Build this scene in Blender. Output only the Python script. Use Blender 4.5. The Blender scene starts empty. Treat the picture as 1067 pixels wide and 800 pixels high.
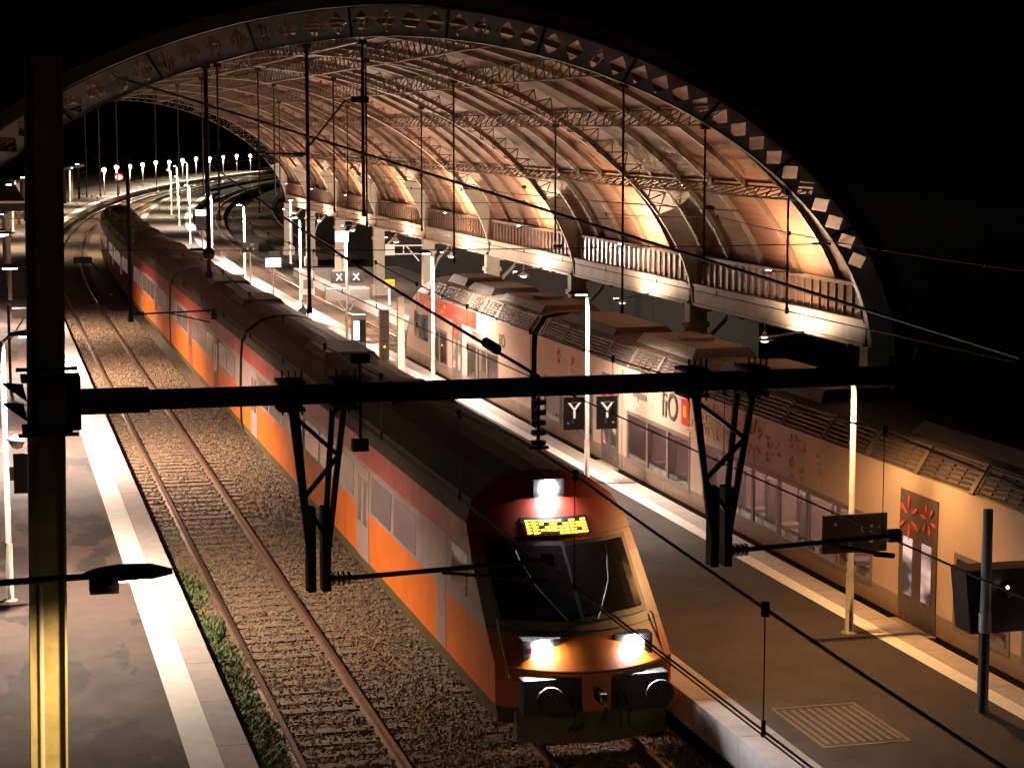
import bpy, math, random
from mathutils import Vector, Matrix
random.seed(7)
R = math.radians
sc = bpy.context.scene
COL = sc.collection
# ------------------------------------------------------------------ camera
CAM_H = 9.4
cd = bpy.data.cameras.new('camera'); cam = bpy.data.objects.new('camera', cd); COL.objects.link(cam)
cd.sensor_fit = 'HORIZONTAL'; cd.sensor_width = 36; cd.lens = 36*2100/1067
cd.clip_start = .1; cd.clip_end = 3000
cam.location = (0, 0, CAM_H)
cam.rotation_euler = (R(90-7.16), 0, R(-14.64))
sc.camera = cam
# ------------------------------------------------------------------ night sky, dim fill light added from behind the camera, exposure
w = bpy.data.worlds.new('World'); sc.world = w; w.use_nodes = True
nt = w.node_tree; bg = nt.nodes['Background']
sky = nt.nodes.new('ShaderNodeTexSky'); sky.sky_type = 'NISHITA'; sky.sun_disc = False
sky.sun_elevation = R(-12); sky.sun_rotation = R(200)
nt.links.new(sky.outputs[0], bg.inputs[0]); bg.inputs[1].default_value = .05
sl = bpy.data.lights.new('front_fill', 'SUN'); sl.energy = .009; sl.angle = R(.5); sl.color = (1, .93, .86)
so = bpy.data.objects.new('front_fill', sl); COL.objects.link(so); so.rotation_euler = (R(52), 0, R(-25))
sc.view_settings.view_transform = 'Standard'; sc.view_settings.look = 'None'
sc.view_settings.exposure = 1.4; sc.view_settings.gamma = 1; sc.view_settings.use_curve_mapping = False
sc.render.engine = 'CYCLES'
sc.cycles.use_denoising = True
sc.cycles.max_bounces = 5; sc.cycles.diffuse_bounces = 3; sc.cycles.glossy_bounces = 3
sc.cycles.sample_clamp_indirect = 4
sc.cycles.use_light_tree = True

# ------------------------------------------------------------------ helpers
def cv(t):                                     # the line bends to the right beyond 110 m
    return .0005*(t-110)**2 if t > 110 else 0.
def S(X, t, h): return (X+cv(t), t, h)

def mat(name, col, rough=.7, metal=0., var=.0, vscale=8., bump=0., bscale=40., col2=None, emit=0., emitcol=None, stretch=None, spec=None):
    m = bpy.data.materials.new(name); m.use_nodes = True
    n = m.node_tree.nodes; l = m.node_tree.links; b = n['Principled BSDF']
    b.inputs['Base Color'].default_value = (*col, 1); b.inputs['Roughness'].default_value = rough; b.inputs['Metallic'].default_value = metal
    if spec is not None: b.inputs['Specular IOR Level'].default_value = spec
    tc = None
    if var > 0 or bump > 0:
        tc = n.new('ShaderNodeTexCoord'); vec = tc.outputs['Object']
        if stretch:
            mp = n.new('ShaderNodeMapping'); mp.inputs['Scale'].default_value = stretch; l.new(vec, mp.inputs['Vector']); vec = mp.outputs[0]
    if var > 0:
        t = n.new('ShaderNodeTexNoise'); t.inputs['Scale'].default_value = vscale; t.inputs['Detail'].default_value = 6; t.inputs['Roughness'].default_value = .65
        l.new(vec, t.inputs['Vector'])
        r = n.new('ShaderNodeValToRGB'); c2 = col2 or tuple(c*(1-var) for c in col)
        r.color_ramp.elements[0].position = .35; r.color_ramp.elements[1].position = .65
        r.color_ramp.elements[0].color = (*c2, 1); r.color_ramp.elements[1].color = (*col, 1)
        l.new(t.outputs['Fac'], r.inputs[0]); l.new(r.outputs[0], b.inputs['Base Color'])
        rr = n.new('ShaderNodeMapRange'); rr.inputs['To Min'].default_value = min(1, rough+.12); rr.inputs['To Max'].default_value = max(0, rough-.12)
        l.new(t.outputs['Fac'], rr.inputs['Value']); l.new(rr.outputs[0], b.inputs['Roughness'])
    if bump > 0:
        t2 = n.new('ShaderNodeTexNoise'); t2.inputs['Scale'].default_value = bscale; t2.inputs['Detail'].default_value = 4
        l.new(vec, t2.inputs['Vector'])
        bp = n.new('ShaderNodeBump'); bp.inputs['Strength'].default_value = bump; bp.inputs['Distance'].default_value = .03
        l.new(t2.outputs['Fac'], bp.inputs['Height']); l.new(bp.outputs[0], b.inputs['Normal'])
    if emit > 0:
        b.inputs['Emission Color'].default_value = (*(emitcol or col), 1); b.inputs['Emission Strength'].default_value = emit
    return m

class MB:
    def __init__(s): s.v = []; s.f = []; s.m = []
    def add(s, vs, fs, m=0):
        o = len(s.v); s.v += [tuple(v) for v in vs]
        for f in fs: s.f.append(tuple(i+o for i in f)); s.m.append(m)
        return s
    def box(s, x0, x1, y0, y1, z0, z1, m=0):
        return s.add([(x0,y0,z0),(x1,y0,z0),(x1,y1,z0),(x0,y1,z0),(x0,y0,z1),(x1,y0,z1),(x1,y1,z1),(x0,y1,z1)],
            [(0,3,2,1),(4,5,6,7),(0,1,5,4),(1,2,6,5),(2,3,7,6),(3,0,4,7)], m)
    def bar(s, p, q, w_, h_, m=0, up=(0,0,1)):
        p = Vector(p); q = Vector(q); d = (q-p).normalized(); u = Vector(up)
        if abs(d.dot(u)) > .98: u = Vector((1,0,0))
        a = d.cross(u).normalized()*w_/2; b = a.cross(d).normalized()*h_/2
        vs = [p-a-b, p+a-b, p+a+b, p-a+b, q-a-b, q+a-b, q+a+b, q-a+b]
        return s.add(vs, [(0,3,2,1),(4,5,6,7),(0,1,5,4),(1,2,6,5),(2,3,7,6),(3,0,4,7)], m)
    def tube(s, p, q, r, n=8, m=0, r2=None):
        p = Vector(p); q = Vector(q); d = (q-p).normalized(); u = Vector((0,0,1)) if abs(d.z) < .9 else Vector((1,0,0))
        a = d.cross(u).normalized(); b = a.cross(d); r2 = r if r2 is None else r2
        vs = [];
        for c, rr in ((p, r), (q, r2)):
            for i in range(n):
                g = 2*math.pi*i/n; vs.append(c+(a*math.cos(g)+b*math.sin(g))*rr)
        fs = [(i, (i+1)%n, n+(i+1)%n, n+i) for i in range(n)]+[tuple(range(n-1,-1,-1)), tuple(range(n, 2*n))]
        return s.add(vs, fs, m)
    def path(s, pts, r, n=6, m=0):
        pts = [Vector(p) for p in pts]; rows = []
        for i, p in enumerate(pts):
            d = (pts[min(i+1,len(pts)-1)]-pts[max(i-1,0)]).normalized(); u = Vector((0,0,1)) if abs(d.z) < .9 else Vector((1,0,0))
            a = d.cross(u).normalized(); b = a.cross(d)
            rows.append([p+(a*math.cos(2*math.pi*k/n)+b*math.sin(2*math.pi*k/n))*r for k in range(n)])
        return s.grid(rows, m, True)
    def grid(s, rows, m=0, close=False):
        n = len(rows[0]); vs = [v for r_ in rows for v in r_]; fs = []
        for i in range(len(rows)-1):
            for k in range(n if close else n-1):
                fs.append((i*n+k, i*n+(k+1)%n, (i+1)*n+(k+1)%n, (i+1)*n+k))
        return s.add(vs, fs, m)
    def lathe(s, c, prof, n=14, m=0):
        rows = [[(c[0]+r*math.cos(2*math.pi*k/n), c[1]+r*math.sin(2*math.pi*k/n), c[2]+z) for k in range(n)] for r, z in prof]
        return s.grid(rows, m, True)
    def build(s, name, mats, parent=None, loc=None, smooth=False):
        if not isinstance(mats, (list, tuple)): mats = [mats]
        off = Vector((0,0,0)); p = parent
        while p: off += p.location; p = p.parent
        if loc: off += Vector(loc)
        me = bpy.data.meshes.new(name); me.from_pydata([Vector(v)-off for v in s.v], [], s.f)
        for m in mats: me.materials.append(m)
        if len(mats) > 1: me.polygons.foreach_set('material_index', s.m)
        if smooth: me.polygons.foreach_set('use_smooth', [True]*len(me.polygons))
        me.validate(); me.update()
        o = bpy.data.objects.new(name, me); COL.objects.link(o)
        if parent: o.parent = parent
        if loc: o.location = loc
        return o

def tag(o, label, cat, group=None):
    o['label'] = label; o['category'] = cat
    if group: o['group'] = group
    return o
def thing(name, label, cat, loc, group=None):
    o = bpy.data.objects.new(name, None); COL.objects.link(o); o.location = loc; o.empty_display_size = .2
    return tag(o, label, cat, group)
def struct(o): o['kind'] = 'structure'; return o
def stuff(o, label=None, cat=None):
    o['kind'] = 'stuff'
    if label: tag(o, label, cat)
    return o
def light(name, kind, loc, energy, col, parent=None, size=.12, aim=None, cone=150, blend=.6):
    d = bpy.data.lights.new(name, kind); d.energy = energy; d.color = col; d.shadow_soft_size = size
    if kind == 'SPOT': d.spot_size = R(cone); d.spot_blend = blend
    o = bpy.data.objects.new(name, d); COL.objects.link(o)
    off = Vector((0,0,0)); p = parent
    while p: off += p.location; p = p.parent
    o.location = Vector(loc)-off
    if parent: o.parent = parent
    if aim is not None: o.rotation_euler = Vector(aim).to_track_quat('-Z', 'Y').to_euler()
    return o
def text_mesh(name, body, size, origin, face, m, parent=None, ext=.004):
    c = bpy.data.curves.new(name, 'FONT'); c.body = body; c.size = size; c.extrude = ext; c.align_x = 'CENTER'; c.align_y = 'CENTER'
    t = bpy.data.objects.new(name+'_curve', c); COL.objects.link(t)
    bpy.context.view_layer.update()
    me = bpy.data.meshes.new_from_object(t.evaluated_get(bpy.context.evaluated_depsgraph_get()))
    bpy.data.objects.remove(t); bpy.data.curves.remove(c)
    if face == 'left': M = Matrix(((0,0,-1,0),(-1,0,0,0),(0,1,0,0),(0,0,0,1)))
    else: M = Matrix(((1,0,0,0),(0,0,-1,0),(0,1,0,0),(0,0,0,1)))
    me.transform(Matrix.Translation(Vector(origin)) @ M)
    off = Vector((0,0,0)); p = parent
    while p: off += p.location; p = p.parent
    me.transform(Matrix.Translation(-off))
    me.materials.clear(); me.materials.append(m)
    o = bpy.data.objects.new(name, me); COL.objects.link(o); o.parent = parent
    return o

# ------------------------------------------------------------------ materials
M = {}
M['soil'] = mat('soil', (.05,.04,.03), .95, var=.5, vscale=.6, bump=.6)
M['ballast'] = mat('ballast', (.19,.125,.068), .95, var=.6, vscale=18, bump=.9, bscale=30, col2=(.05,.032,.02))
M['stone'] = mat('stone', (.28,.185,.105), .9, var=.65, vscale=9, col2=(.05,.033,.022))
M['sleeper'] = mat('sleeper', (.15,.10,.065), .9, var=.4, vscale=5, bump=.3)
M['rail'] = mat('rail', (.19,.10,.06), .6, .4, var=.4, vscale=12)
M['railtop'] = mat('rail_head', (.45,.40,.36), .32, 1.)
M['asphalt'] = mat('asphalt', (.145,.115,.105), .85, var=.32, vscale=.9, bump=.25, bscale=90)
M['asphalt_dark'] = mat('asphalt_dark', (.04,.028,.021), .8, var=.35, vscale=1.2, bump=.25, bscale=90)
M['coping'] = mat('coping', (.42,.36,.33), .8, var=.18, vscale=3, bump=.15, bscale=60)
M['white_paint'] = mat('white_paint', (.80,.78,.74), .7, var=.10, vscale=4)
M['yellow_paint'] = mat('yellow_paint', (.75,.50,.06), .6, var=.15, vscale=4)
M['concrete'] = mat('concrete', (.42,.37,.33), .85, var=.25, vscale=2, bump=.2)
M['steel_dark'] = mat('steel_dark', (.012,.011,.010), .6, var=.3, vscale=6)
M['steel_galv'] = mat('steel_galv', (.42,.40,.36), .5, .3, var=.3, vscale=7)
M['mast'] = mat('mast_paint', (.27,.235,.14), .38, .2, var=.35, vscale=3, bump=.1, bscale=20)
M['fascia'] = mat('fascia_paint', (.55,.56,.60), .7, var=.2, vscale=2)
M['cream'] = mat('cream_paint', (.62,.54,.45), .6, var=.2, vscale=2.5)
M['iron'] = mat('iron_paint', (.10,.065,.043), .6, var=.3, vscale=4)
M['wood'] = mat('vault_planks', (.18,.085,.042), .75, var=.4, vscale=2.2, col2=(.115,.05,.025), bump=.4, bscale=8, stretch=(3.2,.25,3.2))
M['flange'] = mat('flange_paint', (.22,.15,.105), .6, var=.3, vscale=3)
M['roofing'] = mat('roofing', (.03,.028,.026), .9, var=.3)
M['screen_glass'] = mat('screen_glass', (.20,.115,.075), .25, var=.3, vscale=1.5)
M['black'] = mat('black_plastic', (.012,.012,.013), .5)
M['grey_box'] = mat('grey_paint', (.30,.29,.28), .55, var=.12)
M['sign_white_glow'] = mat('sign_white_glow', (.8,.78,.75), .5, emit=.28, emitcol=(1,.85,.72))  # weak glow added so letters turned away from the lamps stay bright
M['white_plastic'] = mat('white_plastic', (.8,.78,.75), .4)
M['glass_dark'] = mat('dark_glass', (.02,.018,.018), .08)
M['porcelain'] = mat('insulator_porcelain', (.05,.022,.015), .3)
M['wire'] = mat('copper_wire', (.02,.014,.011), .6, .3)
WARM = (1,.66,.38); PINK = (1,.76,.60); SOD = (1,.50,.18); WHITE = (1,.97,.92)
def emis(name, col, s): return mat(name, (.02,.02,.02), .5, emit=s, emitcol=col)
M['lens_warm'] = emis('lamp_lens_warm', (1,.78,.5), 12)
M['lens_pink'] = emis('lamp_lens_white', (1,.9,.78), 25)
M['lens_head'] = emis('headlamp_lens', (.95,.97,1), 200)
M['lens_red'] = emis('signal_red', (1,.03,.02), 30)
M['lcd'] = emis('lcd_screen', (.65,.82,1), 1.6)
M['amber'] = emis('amber_display', (1,.42,.02), 5)
M['dim'] = emis('dim_lamp', (1,.8,.6), 2)

# ------------------------------------------------------------------ ground, platforms, track beds (the setting)
def strip(X0, X1, t0, t1, h, step=6., thick=None, hbot=None):
    b = MB(); n = max(1, int((t1-t0)/step)); ts = [t0+(t1-t0)*i/n for i in range(n+1)]
    if hbot is None: b.grid([[S(X0,t,h), S(X1,t,h)] for t in ts])
    else:
        b.grid([[S(X0,t,hbot), S(X0,t,h), S(X1,t,h), S(X1,t,hbot)] for t in ts])
        for t in (t0, t1): b.add([S(X0,t,hbot),S(X1,t,hbot),S(X1,t,h),S(X0,t,h)], [(0,1,2,3)])
    return b
g = MB(); g.add([(-900,-200,-.6),(1500,-200,-.6),(1500,2500,-.6),(-900,2500,-.6)], [(0,1,2,3)])
struct(g.build('ground', M['soil']))
bb = MB()
for (a, b_) in ((3.48,10.5),(15.8,19.1)):
    for i in range(1):
        bb.grid([[S(a,t,-.195),S(b_,t,-.195)] for t in [10+3*k for k in range(160)]])
bb.grid([[S(21.5+max(0,(150-t)*.05),t,-.232),S(32,t,-.232)] for t in [150+5*k for k in range(66)]])
struct(bb.build('track_bed', M['ballast']))
# platform surfaces: worn asphalt with damp stains
def asphalt_mat(name, base, dark, thr):
    m = mat(name, base, .85, var=.25, vscale=1.1, bump=.22, bscale=90)
    n = m.node_tree.nodes; l = m.node_tree.links; b = n['Principled BSDF']
    src = b.inputs['Base Color'].links[0].from_socket
    tc = n.new('ShaderNodeTexCoord'); mp = n.new('ShaderNodeMapping'); mp.inputs['Scale'].default_value = (1,.45,1)
    t = n.new('ShaderNodeTexNoise'); t.inputs['Scale'].default_value = .55; t.inputs['Detail'].default_value = 5; t.inputs['Roughness'].default_value = .55
    r = n.new('ShaderNodeValToRGB'); r.color_ramp.elements[0].position = thr; r.color_ramp.elements[1].position = thr+.02
    mx = n.new('ShaderNodeMixRGB'); mx.inputs['Color2'].default_value = (*dark, 1)
    l.new(tc.outputs['Object'], mp.inputs[0]); l.new(mp.outputs[0], t.inputs['Vector']); l.new(t.outputs['Fac'], r.inputs[0])
    l.new(r.outputs[0], mx.inputs['Fac']); l.new(src, mx.inputs['Color1']); l.new(mx.outputs[0], b.inputs['Base Color'])
    return m
M['asphalt_l'] = asphalt_mat('asphalt_stained', (.064,.039,.030), (.017,.011,.010), .52)
struct(strip(-7, 2.55, 5, 470, .55, hbot=-.6).build('platform', M['asphalt_l']))
struct(strip(2.55, 3.02, 5, 470, .554, hbot=.3).build('platform_white_line', M['white_paint']))
struct(strip(11.12, 15.0, 5, 300, .55, hbot=-.6).build('platform', M['asphalt_dark']))
struct(strip(19.15, 26, 5, 130, .55, hbot=-.6).build('platform', M['asphalt']))
# coping stones with open joints
def coping(X0, X1, t0, t1, h, L=2.35, m='coping'):
    b = MB(); t = t0
    while t < t1:
        u = min(t+L, t1)-.02
        p = [S(X0,t,h), S(X1,t,h), S(X1,u,h), S(X0,u,h)]
        q = [(x,y,h-.5) for x,y,_ in p]
        b.add(q+p, [(4,5,6,7),(0,1,5,4),(1,2,6,5),(2,3,7,6),(3,0,4,7)])
        t += L
    return struct(b.build('platform_coping', M[m]))
coping(3.025, 3.48, 5, 470, .556)
coping(10.5, 11.12, 5, 300, .556, 2.0)
struct(strip(15.0, 15.32, 5, 300, .553, hbot=.2).build('platform_white_line', M['white_paint']))
coping(15.325, 15.8, 5, 300, .556)
coping(19.1, 19.6, 80, 130, .557)
struct(strip(12.0, 14.98, 70, 140, .5535, hbot=.5).build('lit_paving', M['concrete']))  # paler overlay puts the lamplit glare of the far island into the colour
# yellow tactile tiles along the island edge in the bright part
b = MB(); t = 74
while t < 104:
    for k, X in enumerate((14.25, 14.65)):
        if (int(t)+k) % 2 == 0 and random.random() < .85: b.box(X, X+.34, t, t+.8, .554, .558)
    t += 1.0
struct(b.build('tactile_paving', M['yellow_paint']))
b = MB()
for (x0,x1,y0,y1) in ((11.5,12.9,26.2,26.26),(11.5,12.9,28.2,28.26),(11.5,11.56,26.26,28.2),(12.84,12.9,26.26,28.2)): b.box(x0,x1,y0,y1,.551,.556)
for k in range(9): b.box(11.62+.14*k, 11.68+.14*k, 26.34, 28.12, .551, .5545)
struct(b.build('access_cover', mat('cover_steel', (.085,.065,.05), .6, var=.3)))

# ------------------------------------------------------------------ railway tracks
def rail_mesh(X, t0, t1):
    b = MB(); prof = [(-.075,-.17),(-.075,-.155),(-.012,-.14),(-.012,-.045),(-.036,-.03),(-.036,0),(.036,0),(.036,-.03),(.012,-.045),(.012,-.14),(.075,-.155),(.075,-.17)]
    n = max(2, int((t1-t0)/4)); rows = [[S(X+x, t0+(t1-t0)*i/n, z) for x, z in prof] for i in range(n+1)]
    b.grid(rows, 0, True)
    nf = len(prof)
    for i in range(len(b.m)): b.m[i] = 1 if i % nf in (5,) else 0
    return b
def track(cx, t0, t1, label, s0, s1, smax):
    T = thing('railway_track', label, 'track', (cx, t0, -.2))
    for sx in (-.7525, .7525): rail_mesh(cx+sx, t0, t1).build('rail', [M['rail'], M['railtop']], T)
    sb = MB(); sb.box(-1.28, 1.28, -.13, .13, -.3, -.168)
    for sx in (-.7525, .7525):
        for q in (-1, 1): sb.box(sx+q*.10-.03, sx+q*.10+.03, -.07, .07, -.168, -.13)
    me = None; n = 0; t = s0
    rest = MB()
    while t < s1:
        if n < smax:
            if me is None:
                o = MB(); o.v, o.f, o.m = sb.v, sb.f, sb.m
                ob = o.build('sleeper', M['sleeper']); me = ob.data
            else:
                ob = bpy.data.objects.new('sleeper', me); COL.objects.link(ob)
            ob.parent = T; ob.location = Vector((cx+cv(t)+random.uniform(-.02,.02), t, random.uniform(-.012,.008)))-T.location
            ob.rotation_euler.z = random.uniform(-.012,.012)
        else:
            x = cx+cv(t); rest.box(x-1.28, x+1.28, t-.13, t+.13, -.3, -.168)
        n += 1; t += .6
    if rest.v: stuff(rest.build('sleeper', M['sleeper'], T))
    return T
TC1, TC2, TC3 = 5.12, 8.81, 17.45
track(TC1, 8, 480, 'bare railway track with visible sleepers beside the left platform', 24, 260, 98)
track(TC2, 8, 480, 'railway track carrying the red and orange train', 24, 44, 60)
track(TC3, 8, 400, 'railway track under the cream train beside the iron columns', 80, 220, 60)
track(25.5, 160, 420, 'outer curved track beyond the far end of the arched shed', 160, 230, 60)

# ballast stones, weeds
def stones(n, X0, X1, t0, t1, seed, smin=.018, smax=.045):
    rnd = random.Random(seed); V = []; F = []
    for i in range(n):
        X = rnd.uniform(X0, X1); t = t0+(t1-t0)*rnd.random()**1.5
        d = min(abs(X-TC1+.7525), abs(X-TC1-.7525), abs(X-TC2+.7525), abs(X-TC2-.7525))
        if d < .06: continue
        r = rnd.uniform(smin, smax); z = -.205+rnd.uniform(0,.06)
        if abs(X-TC1) < 1.3 and rnd.random() < .35 : z -= .02
        o = len(V); a = rnd.uniform(0, 6.28); ca, sa = math.cos(a), math.sin(a)
        for (x,y,zz) in ((1,0,0),(0,1,0),(-1,0,0),(0,-1,0),(0,0,.8),(0,0,-.8)):
            x *= r*rnd.uniform(.7,1.4); y *= r*rnd.uniform(.7,1.4); zz *= r*rnd.uniform(.7,1.2)
            V.append((X+x*ca-y*sa, t+x*sa+y*ca, z+zz))
        for f in ((0,1,4),(1,2,4),(2,3,4),(3,0,4),(1,0,5),(2,1,5),(3,2,5),(0,3,5)): F.append(tuple(o+k for k in f))
    b = MB(); b.v = V; b.f = F; b.m = [0]*len(F)
    return b
_st = stones(60000, 3.5, 10.4, 23, 75, 3)
_s2 = stones(34000, 3.5, 7.3, 70, 109, 8, .025, .06); _st.add(_s2.v, _s2.f)
stuff(_st.build('ballast_stones', M['stone']), 'loose brown ballast stones between and around the rails', 'ballast')
M['weed'] = mat('weeds', (.06,.13,.04), .8, var=.5, vscale=6, col2=(.11,.09,.03))
def weeds(spots, seed):
    rnd = random.Random(seed); b = MB()
    for (X, t, n, sx, st, hm) in spots:
        for i in range(n):
            x = rnd.gauss(X, sx); y = rnd.gauss(t, st); x = max(3.52, x)
            a = rnd.uniform(0, 6.28); L = rnd.uniform(.3,1)*hm; wd = rnd.uniform(.008,.022); lean = rnd.uniform(.1,.9)*L
            dx, dy = math.cos(a), math.sin(a); z = -.24
            b.add([(x-dy*wd,y+dx*wd,z),(x+dy*wd,y-dx*wd,z),(x+dx*lean*.4+dy*wd,y+dy*lean*.4-dx*wd,z+L*.6),(x+dx*lean*.4-dy*wd,y+dy*lean*.4+dx*wd,z+L*.6),(x+dx*lean,y+dy*lean,z+L*.85)], [(0,1,2,3),(3,2,4)])
    return b
rnd = random.Random(5); spots = []
for i in range(110): spots.append((rnd.uniform(3.6,4.15), rnd.uniform(25,43), rnd.randint(60,240), .14, .35, rnd.uniform(.12,.32)))
for i in range(40): spots.append((rnd.uniform(4.5,7.3), rnd.uniform(25,44), rnd.randint(10,45), .12, .2, rnd.uniform(.05,.13)))
for i in range(10): spots.append((rnd.gauss(6.5,.2), rnd.uniform(36,46), rnd.randint(20,60), .12, .3, rnd.uniform(.06,.16)))
stuff(weeds(spots, 9).build('weeds', M['weed']), 'green weeds growing between the platform and the rail', 'weeds')

# ------------------------------------------------------------------ arched train shed
T0, BAY, NB = 44.4, 12.6, 8
CX, A_, B_, HB, NE = 9.0, 11.5, 7.5, 4.0, 1.85
def arc(off=0., n=121):
    pts = []
    N = 1200; raw = []
    for i in range(N+1):
        th = math.pi*i/N; c, s_ = math.cos(th), math.sin(th)
        raw.append((CX-math.copysign(abs(c)**(2/NE), c)*(A_+off), HB+abs(s_)**(2/NE)*(B_+off)))
    L = [0]
    for i in range(N): L.append(L[-1]+math.dist(raw[i], raw[i+1]))
    j = 0
    for k in range(n):
        d = L[-1]*k/(n-1)
        while j < N-1 and L[j+1] < d: j += 1
        f = (d-L[j])/max(1e-9, L[j+1]-L[j]); pts.append((raw[j][0]+(raw[j+1][0]-raw[j][0])*f, raw[j][1]+(raw[j+1][1]-raw[j][1])*f))
    return pts
shed = thing('train_shed', 'long arched iron train shed with wooden vault and diamond pierced front arch over the tracks', 'train shed', (9, T0, 0))
SO = Vector(shed.location)
DEP = .62
NC = 56
inn = arc(0, NC+1); out = arc(DEP, NC+1)
def rib_mesh(th, hole, solid_ends, joint):
    b = MB()
    for y0 in (-th/2, th/2):
        for k in range(NC):
            c = [Vector((inn[k][0],y0,inn[k][1])), Vector((inn[k+1][0],y0,inn[k+1][1])), Vector((out[k+1][0],y0,out[k+1][1])), Vector((out[k][0],y0,out[k][1]))]
            if k < solid_ends or k >= NC-solid_ends or (joint and False):
                b.add(c, [(0,1,2,3)]); continue
            ctr = sum(c, Vector())/4
            mid = [(c[i]+c[(i+1)%4])/2 for i in range(4)]
            d = [ctr+(m_-ctr)*hole for m_ in mid]
            b.add(c+d, [(0,1,4),(1,5,4),(1,2,5),(2,6,5),(2,3,6),(3,7,6),(3,0,7),(0,4,7)])
    # hole linings are thin: flanges close the inner and outer edges
    for P, dz in ((inn, -.03), (out, .03)):
        fw = .1 if joint else .055
        rows = [[(x,-fw,z), (x,fw,z), (x,fw,z+dz), (x,-fw,z+dz)] for x, z in P]
        b.grid(rows, 1, True)
    if joint:
        for k in range(6, NC-5, 4):
            b.bar((inn[k][0],-th/2-.03,inn[k][1]), (out[k][0],-th/2-.03,out[k][1]), .07, .05, 2)
    return b
f = rib_mesh(.10, .86, 4, True)
ob = f.build('front_arch', [M['fascia'], M['iron'], M['steel_dark']]); ob.parent = shed; ob.location = Vector((0,T0,0))-SO
rm = MB()
for k in range(NC):
    a0, a1, c0, c1 = [Vector((q[0],0,q[1])) for q in (inn[k], inn[k+1], out[k], out[k+1])]
    if k < 6 or k >= NC-6:
        for y in (-.02,.02): rm.add([a0+Vector((0,y,0)),a1+Vector((0,y,0)),c1+Vector((0,y,0)),c0+Vector((0,y,0))], [(0,1,2,3)], 1)
    else: rm.bar(a0, c1, .025, .03); rm.bar(a1, c0, .025, .03); rm.bar(a0, c0, .03, .03)
for P, dz in ((inn, -.025), (out, .0)):
    rm.grid([[(x,-.06,z), (x,.06,z), (x,.06,z+dz+.012), (x,-.06,z+dz+.012)] for x, z in P], 1 if P is inn else 0, True); rme = None
for k in range(1, NB+1):
    t = T0+BAY*k
    if rme is None: o = rm.build('rib', [M['iron'], M['cream'], M['iron']]); rme = o.data
    else: o = bpy.data.objects.new('rib', rme); COL.objects.link(o)
    o.parent = shed; o.location = Vector((cv(t), t, 0))-SO
# vault boarding (two skins) and slating
vi = arc(DEP+.05, 81); vo = arc(DEP+.2, 81)
ts = [T0+.15+(BAY*NB-.3)*i/24 for i in range(25)]
b = MB()
b.grid([[S(x,t,z) for x, z in vi] for t in ts], 0)
b.grid([[S(x,t,z) for x, z in vo] for t in ts], 1)
for t in (ts[0], ts[-1]): b.grid([[S(x,t,z) for x, z in vi], [S(x,t,z) for x, z in vo]], 1)
b.build('roof_vault', [M['wood'], M['roofing']], shed, smooth=True)
b = MB(); ed = arc(DEP+.06, 81); ed2 = arc(DEP+.34, 81)
b.grid([[(x,T0-.35,z) for x,z in ed],[(x,T0-.35,z) for x,z in ed2],[(x,T0+.12,z) for x,z in ed2],[(x,T0+.12,z) for x,z in ed]], 0, False)
b.build('roof_edge', M['roofing'], shed)
# rafters: three per bay on the underside
ri = arc(DEP-.1, 61); ro = arc(DEP+.045, 61)
b = MB(); b.grid([[(x,-.07,z) for x,z in ri],[(x,.07,z) for x,z in ri],[(x,.07,z) for x,z in ro],[(x,-.07,z) for x,z in ro],[(x,-.07,z) for x,z in ri]])
rme = None
for k in range(NB):
    for q in range(1, 5):
        t = T0+BAY*(k+q/5)
        if rme is None: o = b.build('rafter', M['iron']); rme = o.data
        else: o = bpy.data.objects.new('rafter', rme); COL.objects.link(o)
        o.parent = shed; o.location = Vector((cv(t), t, 0))-SO
# lattice purlins
def hz(dx): return HB+B_*(1-abs(dx/A_)**NE)**(1/NE)
for dx in (-9.7,-7.4,-4.9,-2.4,0,2.4,4.9,7.4,9.7):
    z = hz(dx)+.06; X = CX+dx; b = MB(); dz = .55
    sl_ = Vector((dx/A_*abs(dx/A_)**.6, 0, max(.35, 1-abs(dx/A_)**1.6))).normalized()*dz
    p = lambda t, top: Vector(S(X, t, z))+(sl_ if top else Vector((0,0,0)))
    for k in range(NB):
        t0 = T0+BAY*k+.1; t1 = t0+BAY-.2; n = 16
        for top in (0, 1): b.bar(p(t0,top), p(t1,top), .08 if not top else .07, .045, 1 if not top else 0)
        for i in range(n):
            a, c = t0+(t1-t0)*i/n, t0+(t1-t0)*(i+1)/n
            b.bar(p(a,i%2), p(c,1-i%2), .025, .035, 0); b.bar(p(a,1-i%2), p(c,i%2), .025, .035, 0)
    b.build('lattice_purlin', [M['iron'], M['flange']], shed)
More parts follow.
